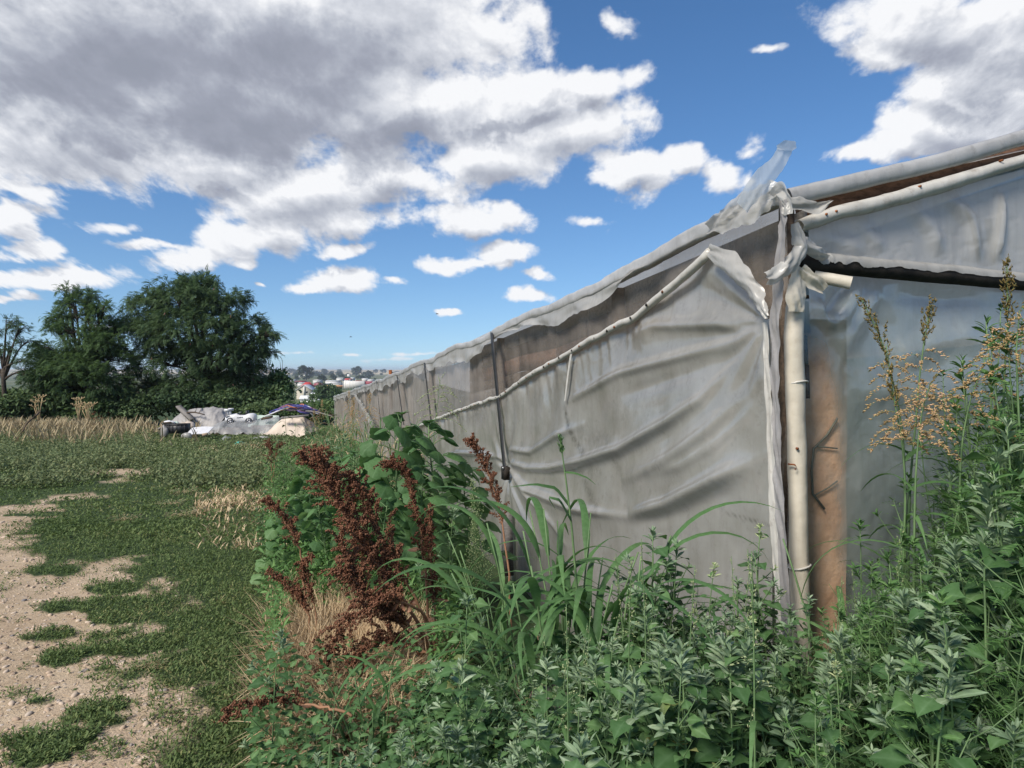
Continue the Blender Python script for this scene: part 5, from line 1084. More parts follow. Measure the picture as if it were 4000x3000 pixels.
# ---------------------------------------------------------------- ground cover
leafmat('turf_leaf', [(0, (.045, .076, .024)), (.5, (.078, .122, .038)), (.8, (.125, .165, .055)), (1, (.25, .215, .10))], .28, .6, .2, 1.0, .7)
leafmat('field_leaf', [(0, (.062, .090, .040)), (.5, (.105, .142, .062)), (1, (.20, .215, .10))], .25, .6, .2, .9, .5)
leafmat('straw', [(0, (.26, .185, .095)), (.5, (.40, .30, .17)), (1, (.54, .43, .27))], .25, .7, .2)
leafmat('rusty_straw', [(0, (.13, .115, .05)), (.6, (.25, .20, .11)), (1, (.36, .29, .17))], .25, .7, .2, .8, .5)
leafmat('goosefoot_leaf', [(0, (.026, .066, .020)), (.5, (.052, .118, .036)), (.90, (.105, .19, .062)), (1, (.24, .21, .06))], .28, .5, .3)
leafmat('young_leaf', [(0, (.10, .165, .085)), (.6, (.17, .24, .135)), (1, (.28, .345, .22))], .25, .6, .2)
leafmat('big_leaf', [(0, (.042, .098, .032)), (.5, (.066, .142, .046)), (1, (.11, .195, .07))], .30, .5, .3)
leafmat('grass_blade', [(0, (.045, .105, .035)), (.5, (.075, .16, .05)), (1, (.13, .23, .08))], .35, .45, .35)
leafmat('feather_leaf', [(0, (.032, .085, .022)), (.5, (.062, .140, .034)), (.95, (.11, .205, .055)), (1, (.20, .20, .06))], .30, .55, .25)
leafmat('dark_leaf', [(0, (.018, .048, .025)), (1, (.05, .10, .05))], .25, .45, .35)
leafmat('dock_seed', [(0, (.055, .022, .012)), (.6, (.132, .054, .030)), (1, (.22, .105, .058))], .12, .8, .15)
leafmat('olive_seed', [(0, (.10, .075, .022)), (1, (.21, .155, .05))], .15, .7, .2)
leafmat('tan_seed', [(0, (.30, .19, .075)), (.6, (.44, .30, .13)), (1, (.55, .34, .22))], .2, .7, .2)
leafmat('bud', [(0, (.22, .29, .12)), (1, (.42, .46, .24))], .2, .6, .2)
plain('green_stem', (.085, .15, .06), (.13, .20, .085), 20, .6, .3)
plain('red_stem', (.22, .13, .085), (.30, .20, .13), 20, .7, .2)
plain('brown_stem', (.20, .105, .060), (.32, .18, .105), 20, .7, .2)
plain('straw_stem', (.38, .28, .15), (.46, .36, .21), 20, .7, .2)

def wall_d(x, y): return (x-CX0)*WN[0]+(y-CY0)*WN[1]
def scatter_leaves(x, y, z, size, tpl, elev, g, narrow=1.0):
    n = len(x); a = g.uniform(0, 6.283, n); e = np.radians(g.uniform(elev[0], elev[1], n)); X = np.stack([np.cos(a)*np.cos(e), np.sin(a)*np.cos(e), np.sin(e)], 1)
    P = np.stack([x, y, z], 1); return P, frames(X, up=np.array([0, 0, 1.])+.35*g.normal(size=(n, 3)))
def outside(x, y): return (wall_d(x, y) > .05) | (y < 3.0)
mb = MB(); g = np.random.default_rng(101)
for N_, y0, y1, p0, p1, sz, hh_ in ((170000, 2.5, 8.5, -70, 480, .019, .035), (80000, 7.5, 33, -60, 420, .030, .05)):
    x, y = vis_pts(N_, y0, y1, p0, p1); dv = dirt_raw(x, y); k = (dv < -.02+.26*g.normal(size=len(x))) | ((g.random(len(x)) < .35) & (fbm(x*6, y*6, 3, 55) > .66)); k &= outside(x, y); x, y, dv = x[k], y[k], dv[k]; n = len(x)
    thick = np.clip(-dv*1.6, .12, 1)*(.5+1.1*fbm(x*2.2, y*2.2, 3, 7)); size = sz*(1+.045*np.maximum(y-3, 0)**1.1)*g.uniform(.55, 1.35, n)*(.75+.35*thick)
    P, fr = scatter_leaves(x, y, gz(x, y)+g.random(n)*hh_*(1+.06*y)*(.3+1.4*thick), size, T_MINI, (5, 60), g); mb.batch(*T_MINI, P, *fr, np.stack([size*1.25, size, size], 1))
    n2 = n//5; j = g.choice(n, n2); P, fr = scatter_leaves(x[j]+.02*g.normal(size=n2), y[j], gz(x[j], y[j]), size[j], T_BLADE, (35, 85), g); l = .05*(1+.05*y[j])*g.uniform(.5, 1.5, n2)*(.6+.6*thick[j]); mb.batch(*T_BLADE, P, *fr, np.stack([l, l*.8+.004*y[j]**.5, l], 1))
tag(mb.build('turf', MATS['turf_leaf']), 'low dark green knotgrass turf creeping over the edges of the dirt path', 'grass', kind='stuff')
# weeds of the open field
mb = MB(); x, y = vis_pts(9500, 11.5, 33.5, -60, 300); k = (wall_d(x, y) > 1.0) & (dirt_raw(x, y) < -.15) & (fbm(x*.6, y*.6, 3, 19) > .36+.25*sstep(-y, -15, -11)); k &= ~((y < 18) & (x > -3.5)); x, y = x[k], y[k]; n = len(x); hgt = g.uniform(.10, .34, n)*(.5+fbm(x*.5, y*.5, 3, 20))
pxw = 512+FPX*x/y; hgt = hgt*(1-.65*((y > 16) & (pxw > 150) & (pxw < 325)))*(.7+.9*fbm(x*.9+5, y*.9, 3, 29))
for q in range(9):
    zz = gz(x, y)+hgt*(q+.3)/9; xx = x+.07*g.normal(size=n); yy_ = y+.07*g.normal(size=n); size = .085*(1-.05*q)*g.uniform(.6, 1.4, n); P, fr = scatter_leaves(xx, yy_, zz, size, T_MINI, (0, 60), g); mb.batch(*T_MINI, P, *fr, size)
tag(mb.build('field_weeds', MATS['field_leaf']), 'knee high grey green weeds covering the open field', 'weeds', kind='stuff')
# dry grass along the far edge of the field
def blades(mb, x, y, h, w, g, lean=.35, z0=None):
    n = len(x); a = g.uniform(0, 6.283, n); X = np.stack([np.cos(a)*lean*g.random(n), np.sin(a)*lean*g.random(n), np.ones(n)], 1); z = gz(x, y) if z0 is None else z0
    X, Y_, Z = frames(X, up=np.stack([np.cos(a), np.sin(a), 0*a], 1)); mb.batch(*T_BLADE, np.stack([x, y, z-.01], 1), X, Y_, -Z, np.stack([h, w/.06/1.2, h*.8], 1))
mb = MB(); px = np.concatenate([g.uniform(-40, 90, 3000), g.uniform(80, 150, 900), g.uniform(-40, 200, 1000)]); Y = g.uniform(27, 32.5, len(px))+np.where(px > 90, .8, 0); x = (px-512)/FPX*Y; Y = Y-9.0*g.random(len(Y))**4; x = (px-512)/FPX*Y; k = (fbm(x*.7, Y*.4, 3, 23)+.10*g.normal(size=len(x)) > .44) & (Y > 20.5+7*fbm(x*.35, Y*0, 3, 24)*g.random(len(Y))); x, Y = x[k], Y[k]; blades(mb, x, Y, g.uniform(.25, .75, len(x)), np.full(len(x), .03), g)
tag(mb.build('dry_field_grass', MATS['rusty_straw']), 'band of rusty dry grass along the far edge of the field', 'dry grass', kind='stuff')
# straw under the dock
mb = MB(); px = g.normal(350, 40, 15000); yy_ = g.normal(635, 48, 15000); k = (yy_ > 545) & (yy_ < 735) & (px > 268) & (px < 445); px, yy_ = px[k], yy_[k]; Y = 1.72*FPX/(yy_+55-HY); x = (px-512)/FPX*Y; blades(mb, x, Y, g.uniform(.10, .40, len(x)), np.full(len(x), .0042), g, .5)
n = 2600; px = np.maximum(g.normal(350, 34, n), 285); Y = g.normal(3.35, .35, n); x = (px-512)/FPX*Y; a = g.uniform(0, 6.28, n); X = np.stack([np.cos(a), np.sin(a), g.uniform(-.35, .25, n)], 1); mb.batch(*T_BLADE, np.stack([x, Y, gz(x, Y)+g.uniform(.02, .26, n)], 1), *frames(X), np.stack([g.uniform(.12, .35, n), np.full(n, .055), np.full(n, .1)], 1))
tag(mb.build('dry_grass', MATS['straw']), 'tangle of straw coloured dry grass under the brown dock', 'dry grass', kind='stuff')
# yellowing grass on the verge
mb = MB(); px = g.uniform(195, 300, 11000); Y = np.exp(g.uniform(np.log(7), np.log(21), 11000)); x = (px-512)/FPX*Y; k = (fbm(x*1.1, Y*.6, 3, 27)+.16*g.normal(size=len(x)) > .60); x, Y = x[k], Y[k]; blades(mb, x, Y, g.uniform(.04, .15, len(x)), .003+.0009*Y, g, .8)
tag(mb.build('verge_grass', MATS['straw']), 'thin yellowing grass ears on the verge beside the turf', 'dry grass', kind='stuff')
# small low growth in the dark under the stand of weeds
mb = MB(); n = 26000; Y = g.uniform(1.15, 3.4, n); px = g.uniform(250, 1150, n); x = (px-512)/FPX*Y; gd_ = (x-CX0)*GN[0]+(Y-CY0)*GN[1]; k = ((wall_d(x, Y) > .05) | (gd_ > .06)) ; x, Y = x[k], Y[k]; size = g.uniform(.02, .05, len(x)); P, fr = scatter_leaves(x, Y, gz(x, Y)+g.random(len(x))**1.3*.42, size, T_OVATE, (-10, 50), g); mb.batch(*T_OVATE, P, *fr, size)
tag(mb.build('undergrowth', MATS['goosefoot_leaf']), 'dark low undergrowth beneath the tall weeds by the wall', 'undergrowth', kind='stuff')
mb = MB(); n = 30000; Y = np.exp(g.uniform(np.log(3.2), np.log(16), n)); px = 262+210*g.beta(1.2, 1.2, n); x = (px-512)/FPX*Y; wd = wall_d(x, Y); k = (wd > .06) & (wd < 2.6) & ~((px > 285) & (px < 432) & (Y < 4.35)); x, Y = x[k], Y[k]; size = g.uniform(.025, .06, len(x))*(1+.04*Y); P, fr = scatter_leaves(x, Y, gz(x, Y)+g.random(len(x))**1.2*.5, size, T_LANCE, (0, 70), g); mb.batch(*T_LANCE, P, *fr, size)
tag(mb.build('undergrowth', MATS['feather_leaf']), 'green undergrowth filling the bank along the long wall', 'undergrowth', kind='stuff')

# ---------------------------------------------------------------- plants
T_FEATHER = pinnate_tpl(5, .025, .38, .35); T_JAG = leaf_tpl([.02, .06, .20, .07, .24, .08, .20, .07, .10, .0], .2, .45)
class LeafBag:
    def __init__(s): s.P = []; s.X = []; s.S = []; s.U = []
    def add(s, p, x, size, up=(0, 0, 1)): s.P.append(p); s.X.append(x); s.S.append(size); s.U.append(up)
    def build(s, tpl, name, mat, T, g, jit=.25, wid=1.0, O=None):
        if not s.P: return
        n = len(s.P); mb = MB(); S_ = np.array(s.S); mb.batch(*tpl, np.array(s.P), *frames(np.array(s.X)+g.normal(size=(n, 3))*.12, up=np.array(s.U)+g.normal(size=(n, 3))*jit), np.stack([S_, S_*wid, S_], 1)); return mb.build(name, MATS[mat], T, smooth=True, origin=O)
def bend(h, g, lean=.08, n=12):
    t = np.linspace(0, 1, n); a = g.uniform(0, 6.28); w = lean*h*t**1.6; return np.stack([w*math.cos(a)+.008*np.sin(t*9+a), w*math.sin(a)+.008*np.cos(t*8), h*t], 1)
def pick(P, t): k = np.linspace(0, 1, len(P)); return np.array([np.interp(t, k, P[:, i]) for i in range(3)])
def herb(name, label, cat, seed, h, tpl, mat, leaf=.065, nodes=24, branch=.42, br_el=45, tip='young_leaf', stem='green_stem', wid=1.0, lean=.07, tip_n=8, r=.006, group=None, per=.030, btip=.22, start=.08, bmax=.82, upright=.25):
    g = np.random.default_rng(seed); T = thing(name, label, cat, (0, 0, 0), group); sp = bend(h, g, lean); mb = MB(); mb.tube(np.vstack([[0, 0, -.06], sp]), np.concatenate([[r*1.1], np.linspace(r, r*.3, len(sp))]), 6); L = LeafBag(); Yg = LeafBag()
    def cluster(p, d, size, n):
        for i in range(n):
            a = i*2.4; q = g.random(); e = np.array([math.cos(a), math.sin(a), 0])*(.35+.75*q)+np.array(d)*(1.1-.5*q); Yg.add(p-np.array(d)*.03*q*size/.03, e, size*(.7+.7*q), d)
    for i in range(nodes):
        t = start+(1-start-.03)*i/(nodes-1); p = pick(sp, t); a = i*2.4+g.uniform(-.3, .3); out = np.array([math.cos(a), math.sin(a), 0]); l = leaf*(1.1-.62*t)*g.uniform(.75, 1.2)
        pe = p+out*l*.45+np.array([0, 0, l*.15]); L.add(pe, out+np.array([0, 0, upright-.35*g.random()]), l); mb.tube([p, pe], [.0012, .001], 3, cap=False)
        if t < bmax and g.random() < .9:
            bl = h*branch*(1-t)**.8*g.uniform(.45, 1.1)+.03; el = math.radians(br_el+g.uniform(-12, 14)); d = np.array([out[0]*math.cos(el), out[1]*math.cos(el), math.sin(el)]); e = p+d*bl+np.array([0, 0, .12*bl]); m_ = p+d*bl*.5; Q = np.array([p, m_, e]); mb.tube(Q, [r*.5, r*.35, r*.18], 4, cap=False)
            nb = max(2, int(bl/per))
            for j in range(nb):
                u = (j+.6)/nb; b = j*2.4+a; q = pick(Q, u); o2 = np.array([math.cos(b), math.sin(b), .0])*.8+d*.5; l2 = leaf*(.80-.5*u)*(1-.35*t)*g.uniform(.7, 1.2); L.add(q+o2*l2*.2, o2+np.array([0, 0, upright*.6-.3*g.random()]), l2)
            if tip and g.random() < btip+.4*t: cluster(e, unit(d+[0, 0, .6]), leaf*.28, tip_n)
    if tip: cluster(sp[-1], np.array([0, 0, 1.]), leaf*.34, tip_n+6); cluster(sp[-1]-[0, 0, .03], np.array([0, 0, 1.]), leaf*.42, tip_n-2)
    mb.build('stem', MATS[stem], T, smooth=True); L.build(tpl, 'foliage', mat, T, g, wid=wid); Yg.build(T_LANCE, 'young_leaves', tip or mat, T, g); T['_h'] = h; return T
def place(T, px, ytop, Y, label=None, group=None, rz=None, first=[set()], hmin=.15, smax=1.6):
    """stand a plant so that its tip reaches a picture row; the first use moves the plant itself, later ones copy it"""
    b = root(px, Y); hgt = max((CAMZ+(HY-ytop)/FPX*Y)-b[2], hmin); sc = min(hgt/T['_h'], smax); rz = g.uniform(0, 6.28) if rz is None else rz; xy = min(max(sc, .55), 1.25)
    if T.name not in first[0]:
        first[0].add(T.name); T.location = [float(v) for v in b]; T.rotation_euler = (0, 0, rz); T.scale = (xy, xy, sc); o = T
        if label: o['label'] = label
        if group: o['group'] = group
        return o
    return dup(T, b, rz, (xy, xy, sc), label, group)
GF = 'goosefoot weeds in front of the greenhouse'; gfl = 'leafy grey green goosefoot weed in the dense stand below the plastic walls'
gf = [herb('goosefoot', gfl, 'weed', 400+i, 1.0, T_RHOMB, 'goosefoot_leaf', wid=1.22, leaf=.094+.012*(i % 3), nodes=24+2*(i % 3), branch=.40+.06*(i % 2), group=GF) for i in range(6)]
fl_ = 'fine leaved feathery green weed in the tangle below the gable'
fe = [herb('feathery_weed', fl_, 'weed', 430+i, 1.3, T_FEATHER, 'feather_leaf', leaf=.12, nodes=30, branch=.34, br_el=40, tip='feather_leaf', tip_n=6, per=.035, group='feathery weeds below the gable') for i in range(4)]
mg = [herb('mugwort', 'grey green mugwort with narrow leaves leaning in the stand of weeds', 'weed', 440+i, .9, T_LANCE, 'goosefoot_leaf', leaf=.075, nodes=28, branch=.40, tip='young_leaf', stem='red_stem', wid=.9, lean=.3, group='mugwort plants among the goosefoot') for i in range(2)]
rag = [herb('flowering_goosefoot', 'tall goosefoot with pale lumpy flower spikes in front of the white sheet', 'weed', 446+i, 1.0, T_LANCE, 'goosefoot_leaf', leaf=.06, nodes=26, branch=.28, tip='bud', wid=1.3, tip_n=14, group='goosefoot weeds in flower') for i in range(2)]
XT = [250, 290, 340, 400, 450, 500, 560, 600, 640, 680, 720, 748, 765, 800, 850, 890, 940, 980, 1024, 1100]; YT = [725, 668, 735, 705, 640, 655, 625, 600, 560, 575, 590, 560, 585, 610, 590, 545, 520, 470, 400, 380]
gb = [herb('goosefoot', gfl, 'weed', 480+i, .9, T_RHOMB, 'goosefoot_leaf', leaf=.125, wid=1.1, nodes=16, branch=.34, per=.055, tip_n=12) for i in range(2)]
g = np.random.default_rng(202)
keyp = [(268, 637, 2.55, 'goosefoot standing alone at the left with broad leaves above the path edge'), (456, 602, 2.35, 'tallest pale tipped goosefoot, left of the long grass blades'), (640, 535, 2.75, 'goosefoot with dark tips right of the long bladed grass'), (662, 540, 2.8, 'twin tipped goosefoot in front of the middle of the white sheet'), (560, 655, 2.0, 'goosefoot with a silvery tip under the long grass blades'), (770, 560, 2.75, 'goosefoot against the foot of the corner post'), (940, 655, 1.75, 'broad leaved goosefoot with a silvery top at the lower right'), (1000, 715, 1.6, 'silvery topped goosefoot in the bottom right corner'), (480, 665, 2.0, 'silvery goosefoot below the tallest one at the left'), (800, 600, 2.45, 'goosefoot hiding the foot of the cream white roll')]
for i, (px, yt, Y, lb) in enumerate(keyp): o_ = place(gb[i % 2] if 'broad' in lb or 'silvery topped' in lb else gf[i % 6], px, yt, Y, lb)
# the group prototypes' label goes to the rest
cnt = 0
while cnt < 215:
    px = g.uniform(300, 1090); Y = 1.5+1.45*g.random()**.75; lim = np.interp(px, XT, YT); near = (2.95-Y)/1.5; yt = lim-8+g.random()*42+near*110
    if px < 400 and g.random() < .6: continue
    if yt > 790: yt = 730+g.random()*50
    k = g.random()
    b = root(px, Y); gd_ = (b[0]-CX0)*GN[0]+(b[1]-CY0)*GN[1]
    if b[0] > CX0-.3 and gd_ < .22: continue
    if px > 820 and k < .40: place(fe[cnt % 4], px, yt-10, Y, fl_, 'feathery weeds below the gable')
    elif k < .10: place(mg[cnt % 2], px, yt+10, Y)
    elif Y < 2.25 and k > .55: place(gb[cnt % 2], px, yt, Y, gfl, GF)
    else: place(gf[cnt % 6], px, yt, Y, gfl, GF)
    cnt += 1
for i, (px, yt, Y, lb) in enumerate([(748, 528, 2.8, 'tall goosefoot with pale lumpy flower spikes in front of the white sheet'), (708, 560, 2.8, 'shorter flowering goosefoot left of the tall one in front of the white sheet'), (838, 672, 1.9, 'goosefoot with cream flower knots low among the feathery weeds')]): place(rag[i % 2], px, yt, Y, lb, 'goosefoot weeds in flower')
for i, (px, yt, Y) in enumerate([(868, 520, 2.75), (905, 480, 2.8), (935, 488, 2.7), (960, 452, 2.75), (985, 470, 2.5), (1005, 420, 2.7), (1018, 360, 2.95), (1030, 470, 2.3), (900, 560, 2.4), (945, 560, 2.3), (980, 540, 2.2), (880, 600, 2.2), (850, 610, 2.3), (1015, 560, 2.0), (925, 620, 2.0), (995, 400, 2.95), (1012, 345, 2.9), (1035, 330, 2.7), (975, 430, 2.9), (1025, 430, 2.4), (990, 500, 2.3), (960, 500, 2.6), (1040, 520, 1.9), (920, 520, 2.6), (890, 530, 2.8), (872, 560, 2.6), (1005, 610, 1.8), (958, 405, 3.1), (972, 385, 3.15), (988, 360, 3.2), (1002, 335, 3.2), (1018, 320, 3.1), (1034, 310, 3.0), (1010, 380, 2.8), (995, 440, 2.6), (948, 440, 3.0), (1028, 370, 2.6)]): place(fe[i % 4], px, yt, Y, fl_, 'feathery weeds below the gable', smax=1.9)
# dark leafy climber-like plant by the right edge
da = herb('nightshade', 'dark green leafy plant climbing against the gable sheet at the right edge', 'plant', 470, 1.9, T_OVATE, 'dark_leaf', leaf=.085, nodes=60, branch=.11, tip='dark_leaf', tip_n=5, lean=.05, start=.2)
place(da, 978, 306, 3.35)
place(da, 1012, 352, 3.2, 'dark leafy plant cut by the right picture edge beside the climbing one')
for px, yt, Y, lb in ((995, 325, 3.3, 'dark leafy plant between the two others at the right edge'), (962, 372, 3.35, 'shorter dark leafy plant left of the climbing one'), (1020, 392, 2.9, 'dark leafy plant in front at the right picture edge'), (1000, 420, 3.0, 'low dark leafy plant among the feathery weeds at the right')): place(da, px, yt, Y, lb)

# large leaved plants on the bank
def mallow(label, seed, h, leaf, nl, spread=.34, lean=.1, mat='big_leaf'):
    g = np.random.default_rng(seed); T = thing('cocklebur', label, 'plant', (0, 0, 0), 'large leaved plants on the bank'); sp = bend(h, g, lean); mb = MB(); mb.tube(np.vstack([[0, 0, -.06], sp]), np.concatenate([[.013], np.linspace(.012, .005, len(sp))]), 7); L = LeafBag(); S_ = LeafBag()
    for i in range(nl):
        t = .18+.80*(i/nl)**.8; p = pick(sp, t); a = i*2.4+g.uniform(-.4, .4); o_ = np.array([math.cos(a), math.sin(a), 0]); pl = spread*(1.15-.75*t)*g.uniform(.6, 1.15); e = p+o_*pl+np.array([0, 0, pl*.55*g.uniform(.4, 1.1)]); m_ = (p+e)/2+np.array([0, 0, .06*pl]); mb.tube([p, m_, e], [.0045, .0035, .0025], 4, cap=False)
        L.add(e, o_+np.array([0, 0, -.55*g.random()-.2]), leaf*(1.25-.45*t)*g.uniform(.7, 1.2), (o_[0]*.7, o_[1]*.7-.75, .9))
    for i in range(8): a = i*2.4; S_.add(sp[-1], (math.cos(a), math.sin(a), .6), leaf*.35)
    mb.build('stem', MATS['green_stem'], T, smooth=True); L.build(T_LOBED, 'foliage', mat, T, g, jit=.3); S_.build(T_OVATE, 'young_leaves', mat, T, g); T['_h'] = h; return T
ma = [mallow('large leaved plant', 500+i, 1.4, .185+.02*(i % 2), 36+4*i) for i in range(4)]
for i, (px, yt, Y, lb) in enumerate([(392, 414, 5.3, 'tallest large leaved plant with broad lobed leaves beside the white sheet'), (440, 424, 5.7, 'large leaved plant with dark leaves overlapping the white sheet'), (356, 452, 5.5, 'large leaved plant behind the brown dock'), (305, 470, 5.9, 'pale large leaved plant left of the brown dock'), (285, 505, 5.3, 'low large leaved plant at the left end of the bank'), (420, 470, 5.0, 'large leaved plant between the two tall dock stems'), (330, 500, 5.0, 'large leaved plant half hidden behind the leaning dock stems'), (470, 462, 6.2, 'shaded large leaved plant close to the strap'), (375, 500, 4.75, 'low large leaved plant below the tallest one')]): place(ma[i % 4], px, yt, Y, lb, 'large leaved plants on the bank', smax=1.4)
# jagged leaved and fluffy plants near the strap
ja = herb('sow_thistle', 'bluish sow thistle with jagged leaves right of the brown dock', 'weed', 510, 1.1, T_JAG, 'goosefoot_leaf', leaf=.16, nodes=20, branch=.18, tip='young_leaf', wid=.9); place(ja, 447, 508, 4.6)
place(ja, 424, 545, 4.4, 'smaller sow thistle half hidden behind the dock stems')
def fleabane(label, seed, h):
    g = np.random.default_rng(seed); T = thing('fleabane', label, 'weed', (0, 0, 0)); sp = bend(h, g, .06); mb = MB(); mb.tube(np.vstack([[0, 0, -.05], sp]), np.linspace(.006, .002, len(sp)+1), 6); L = LeafBag(); Bd = []
    for i in range(70):
        t = .25+.72*i/70; p = pick(sp, t); a = i*2.4; o_ = np.array([math.cos(a), math.sin(a), 0]); L.add(p, o_+[0, 0, .6], .075*(1-.4*t)); bl = .26*(1.15-t)*g.uniform(.6, 1.1) if t > .35 else 0
        if bl:
            d = unit(o_*.55+np.array([0, 0, 1.])); Q = np.array([p, p+d*bl*.5, p+d*bl+[0, 0, .02]]); mb.tube(Q, [.002, .0015, .0008], 3, cap=False)
            for j in range(9): u = .3+.7*j/9; q = pick(Q, u); b = j*2.4; o2 = np.array([math.cos(b), math.sin(b), .8]); L.add(q, o2, .03*(1.2-u)); Bd.append(q+unit(o2)*.02*(1.3-u)+g.normal(size=3)*.006)
    mb.build('stem', MATS['green_stem'], T); L.build(T_NARROW, 'foliage', 'feather_leaf', T, g); n = len(Bd); mb = MB(); mb.batch(*T_CRUMB, np.array(Bd), *frames(g.normal(size=(n, 3))), np.full(n, .0085)); tag(mb.build('flower_buds', MATS['bud'], T), kind='stuff'); T['_h'] = h; return T
fb_ = fleabane('fluffy pale green fleabane in front of the strap', 520, 1.2); place(fb_, 484, 480, 4.3)
place(fb_, 470, 510, 4.45, 'shorter fluffy fleabane left of the taller one')

# brown dock
def dock(label, stems, seed, leafy=0):
    """stems: (list of (px, row, depth), thickness, spike length)"""
    g = np.random.default_rng(seed); b = at(*stems[0][0][0]); T = thing('dried_dock', label, 'weed', b); O = np.array(T.location); ms = MB(); mc = MB(); LB = LeafBag()
    for pts, rad, sl in stems:
        P = np.array([at(*q) for q in pts]); k = np.linspace(0, 1, len(P)); kk = np.linspace(0, 1, 26); P = np.stack([np.interp(kk, k, P[:, i]) for i in range(3)], 1)
        for _ in range(3): P[1:-1] = (P[:-2]+2*P[1:-1]+P[2:])/4
        P[1:-1] += g.normal(size=(24, 3))*.004
        ms.tube(P, np.linspace(rad, rad*.35, 26), 7); L = np.linalg.norm(np.diff(P, axis=0), axis=1).sum(); ns = int(L*50)
        for i in range(ns):
            t = .34+.64*i/ns; p = pick(P, t); d = unit(pick(P, min(t+.05, 1))-pick(P, t-.05)); o_ = unit(g.normal(size=3)*[1, .8, .5]); dd = unit(d*.75+o_*.7+[0, 0, .25]); l = sl*(1.15-.7*t)*g.uniform(.4, 1.2); Q = np.array([p, p+dd*l*.5+[0, 0, .02], p+dd*l+[0, 0, -.18*l]]); ms.tube(Q, [.0022, .0016, .001], 3, cap=False)
            m_ = max(5, int(l*420)); u = g.random(m_)*.95+.05; C_ = np.stack([np.interp(u, [0, .5, 1], Q[:, j]) for j in range(3)], 1)+g.normal(size=(m_, 3))*.007*(1.1-.5*u[:, None]); mc.batch(*T_CRUMB, C_, *frames(g.normal(size=(m_, 3))), g.uniform(.007, .014, m_))
        m_ = int(L*150); u = .45+.55*g.random(m_); C_ = np.stack([np.interp(u, kk, P[:, j]) for j in range(3)], 1)+g.normal(size=(m_, 3))*.009; mc.batch(*T_CRUMB, C_, *frames(g.normal(size=(m_, 3))), g.uniform(.006, .012, m_))
        for i in range(leafy): p = pick(P, g.uniform(.05, .4)); LB.add(p, unit(g.normal(size=3)*[1, 1, .3]+[0, 0, -.8]), g.uniform(.05, .10), g.normal(size=3))
    ms.build('stem', MATS['brown_stem'], T, smooth=True, origin=O); tag(mc.build('seed_heads', MATS['dock_seed'], T, origin=O), kind='stuff'); LB.build(T_LANCE, 'withered_leaves', 'withered', T, g, jit=.8, O=O); return T
leafmat('withered', [(0, (.18, .075, .035)), (1, (.38, .20, .11))], .25, .7, .2)
def gd(px, Y): r_ = root(px, Y); return (px, HY-(r_[2]-CAMZ)*FPX/Y, Y)
dock('big dried rust brown dock with stems leaning left over the straw', [
 ([gd(438, 3.75), (425, 632, 3.75), (395, 585, 3.72), (362, 540, 3.70), (335, 498, 3.68), (318, 470, 3.66), (302, 459, 3.64)], .010, .27),
 ([gd(436, 3.7), (420, 628, 3.7), (398, 590, 3.6), (372, 560, 3.55), (345, 520, 3.5), (328, 480, 3.5), (322, 455, 3.5)], .009, .26),
 ([gd(440, 3.7), (428, 640, 3.6), (400, 620, 3.5), (372, 600, 3.45), (350, 565, 3.42), (338, 535, 3.4)], .009, .24),
 ([gd(440, 3.65), (432, 618, 3.6), (405, 600, 3.45), (370, 605, 3.35), (342, 628, 3.3), (325, 665, 3.25), (316, 692, 3.25)], .008, .20), ([gd(441, 3.7), (425, 612, 3.65), (400, 575, 3.6), (378, 530, 3.6), (362, 495, 3.6), (352, 480, 3.6)], .008, .24), ([gd(438, 3.7), (418, 640, 3.55), (388, 615, 3.45), (360, 585, 3.4), (335, 572, 3.4)], .008, .22), ([gd(440, 3.6), (420, 650, 3.5), (390, 640, 3.4), (362, 650, 3.3), (345, 680, 3.25)], .007, .18)], 601, 5)
dock('upright dried brown dock stem in front of the large leaves', [([gd(432, 4.0), (428, 610, 4.0), (424, 560, 4.0), (418, 515, 4.0), (408, 478, 4.0), (396, 463, 4.0), (384, 468, 4.0)], .009, .15), ([gd(440, 3.9), (436, 620, 3.9), (430, 580, 3.9), (432, 540, 3.9), (428, 505, 3.9)], .007, .10)], 602, 4)
dock('dried brown dock stem leaning against the white sheet left of the strap', [([gd(512, 5.2), (508, 560, 5.2), (500, 510, 5.25), (488, 470, 5.3), (476, 448, 5.3), (470, 441, 5.3)], .009, .17)], 603)
dock('small dried brown dock at the left edge of the straw', [([gd(306, 4.2), (303, 556, 4.2), (290, 528, 4.2), (276, 508, 4.2), (266, 503, 4.2)], .007, .12)], 604)
dock('low dried brown dock spray over the straw', [([gd(318, 3.8), (308, 612, 3.8), (290, 590, 3.8), (272, 574, 3.8)], .006, .11), ([gd(318, 3.8), (315, 600, 3.8), (300, 570, 3.8), (312, 560, 3.75)], .005, .09)], 605)
dock('fallen brown dock stem lying across the turf at the bottom', [([(352, 716, 2.55), (320, 705, 2.57), (280, 703, 2.6), (250, 708, 2.6), (218, 722, 2.6)], .006, .09)], 606, 4)
dock('small dark seed stalk standing in the verge before the heaps', [([gd(272, 11.5), (271, 452, 11.5), (268, 442, 11.5)], .008, .20), ([gd(272, 11.5), (276, 452, 11.5), (282, 444, 11.5)], .008, .18)], 607)

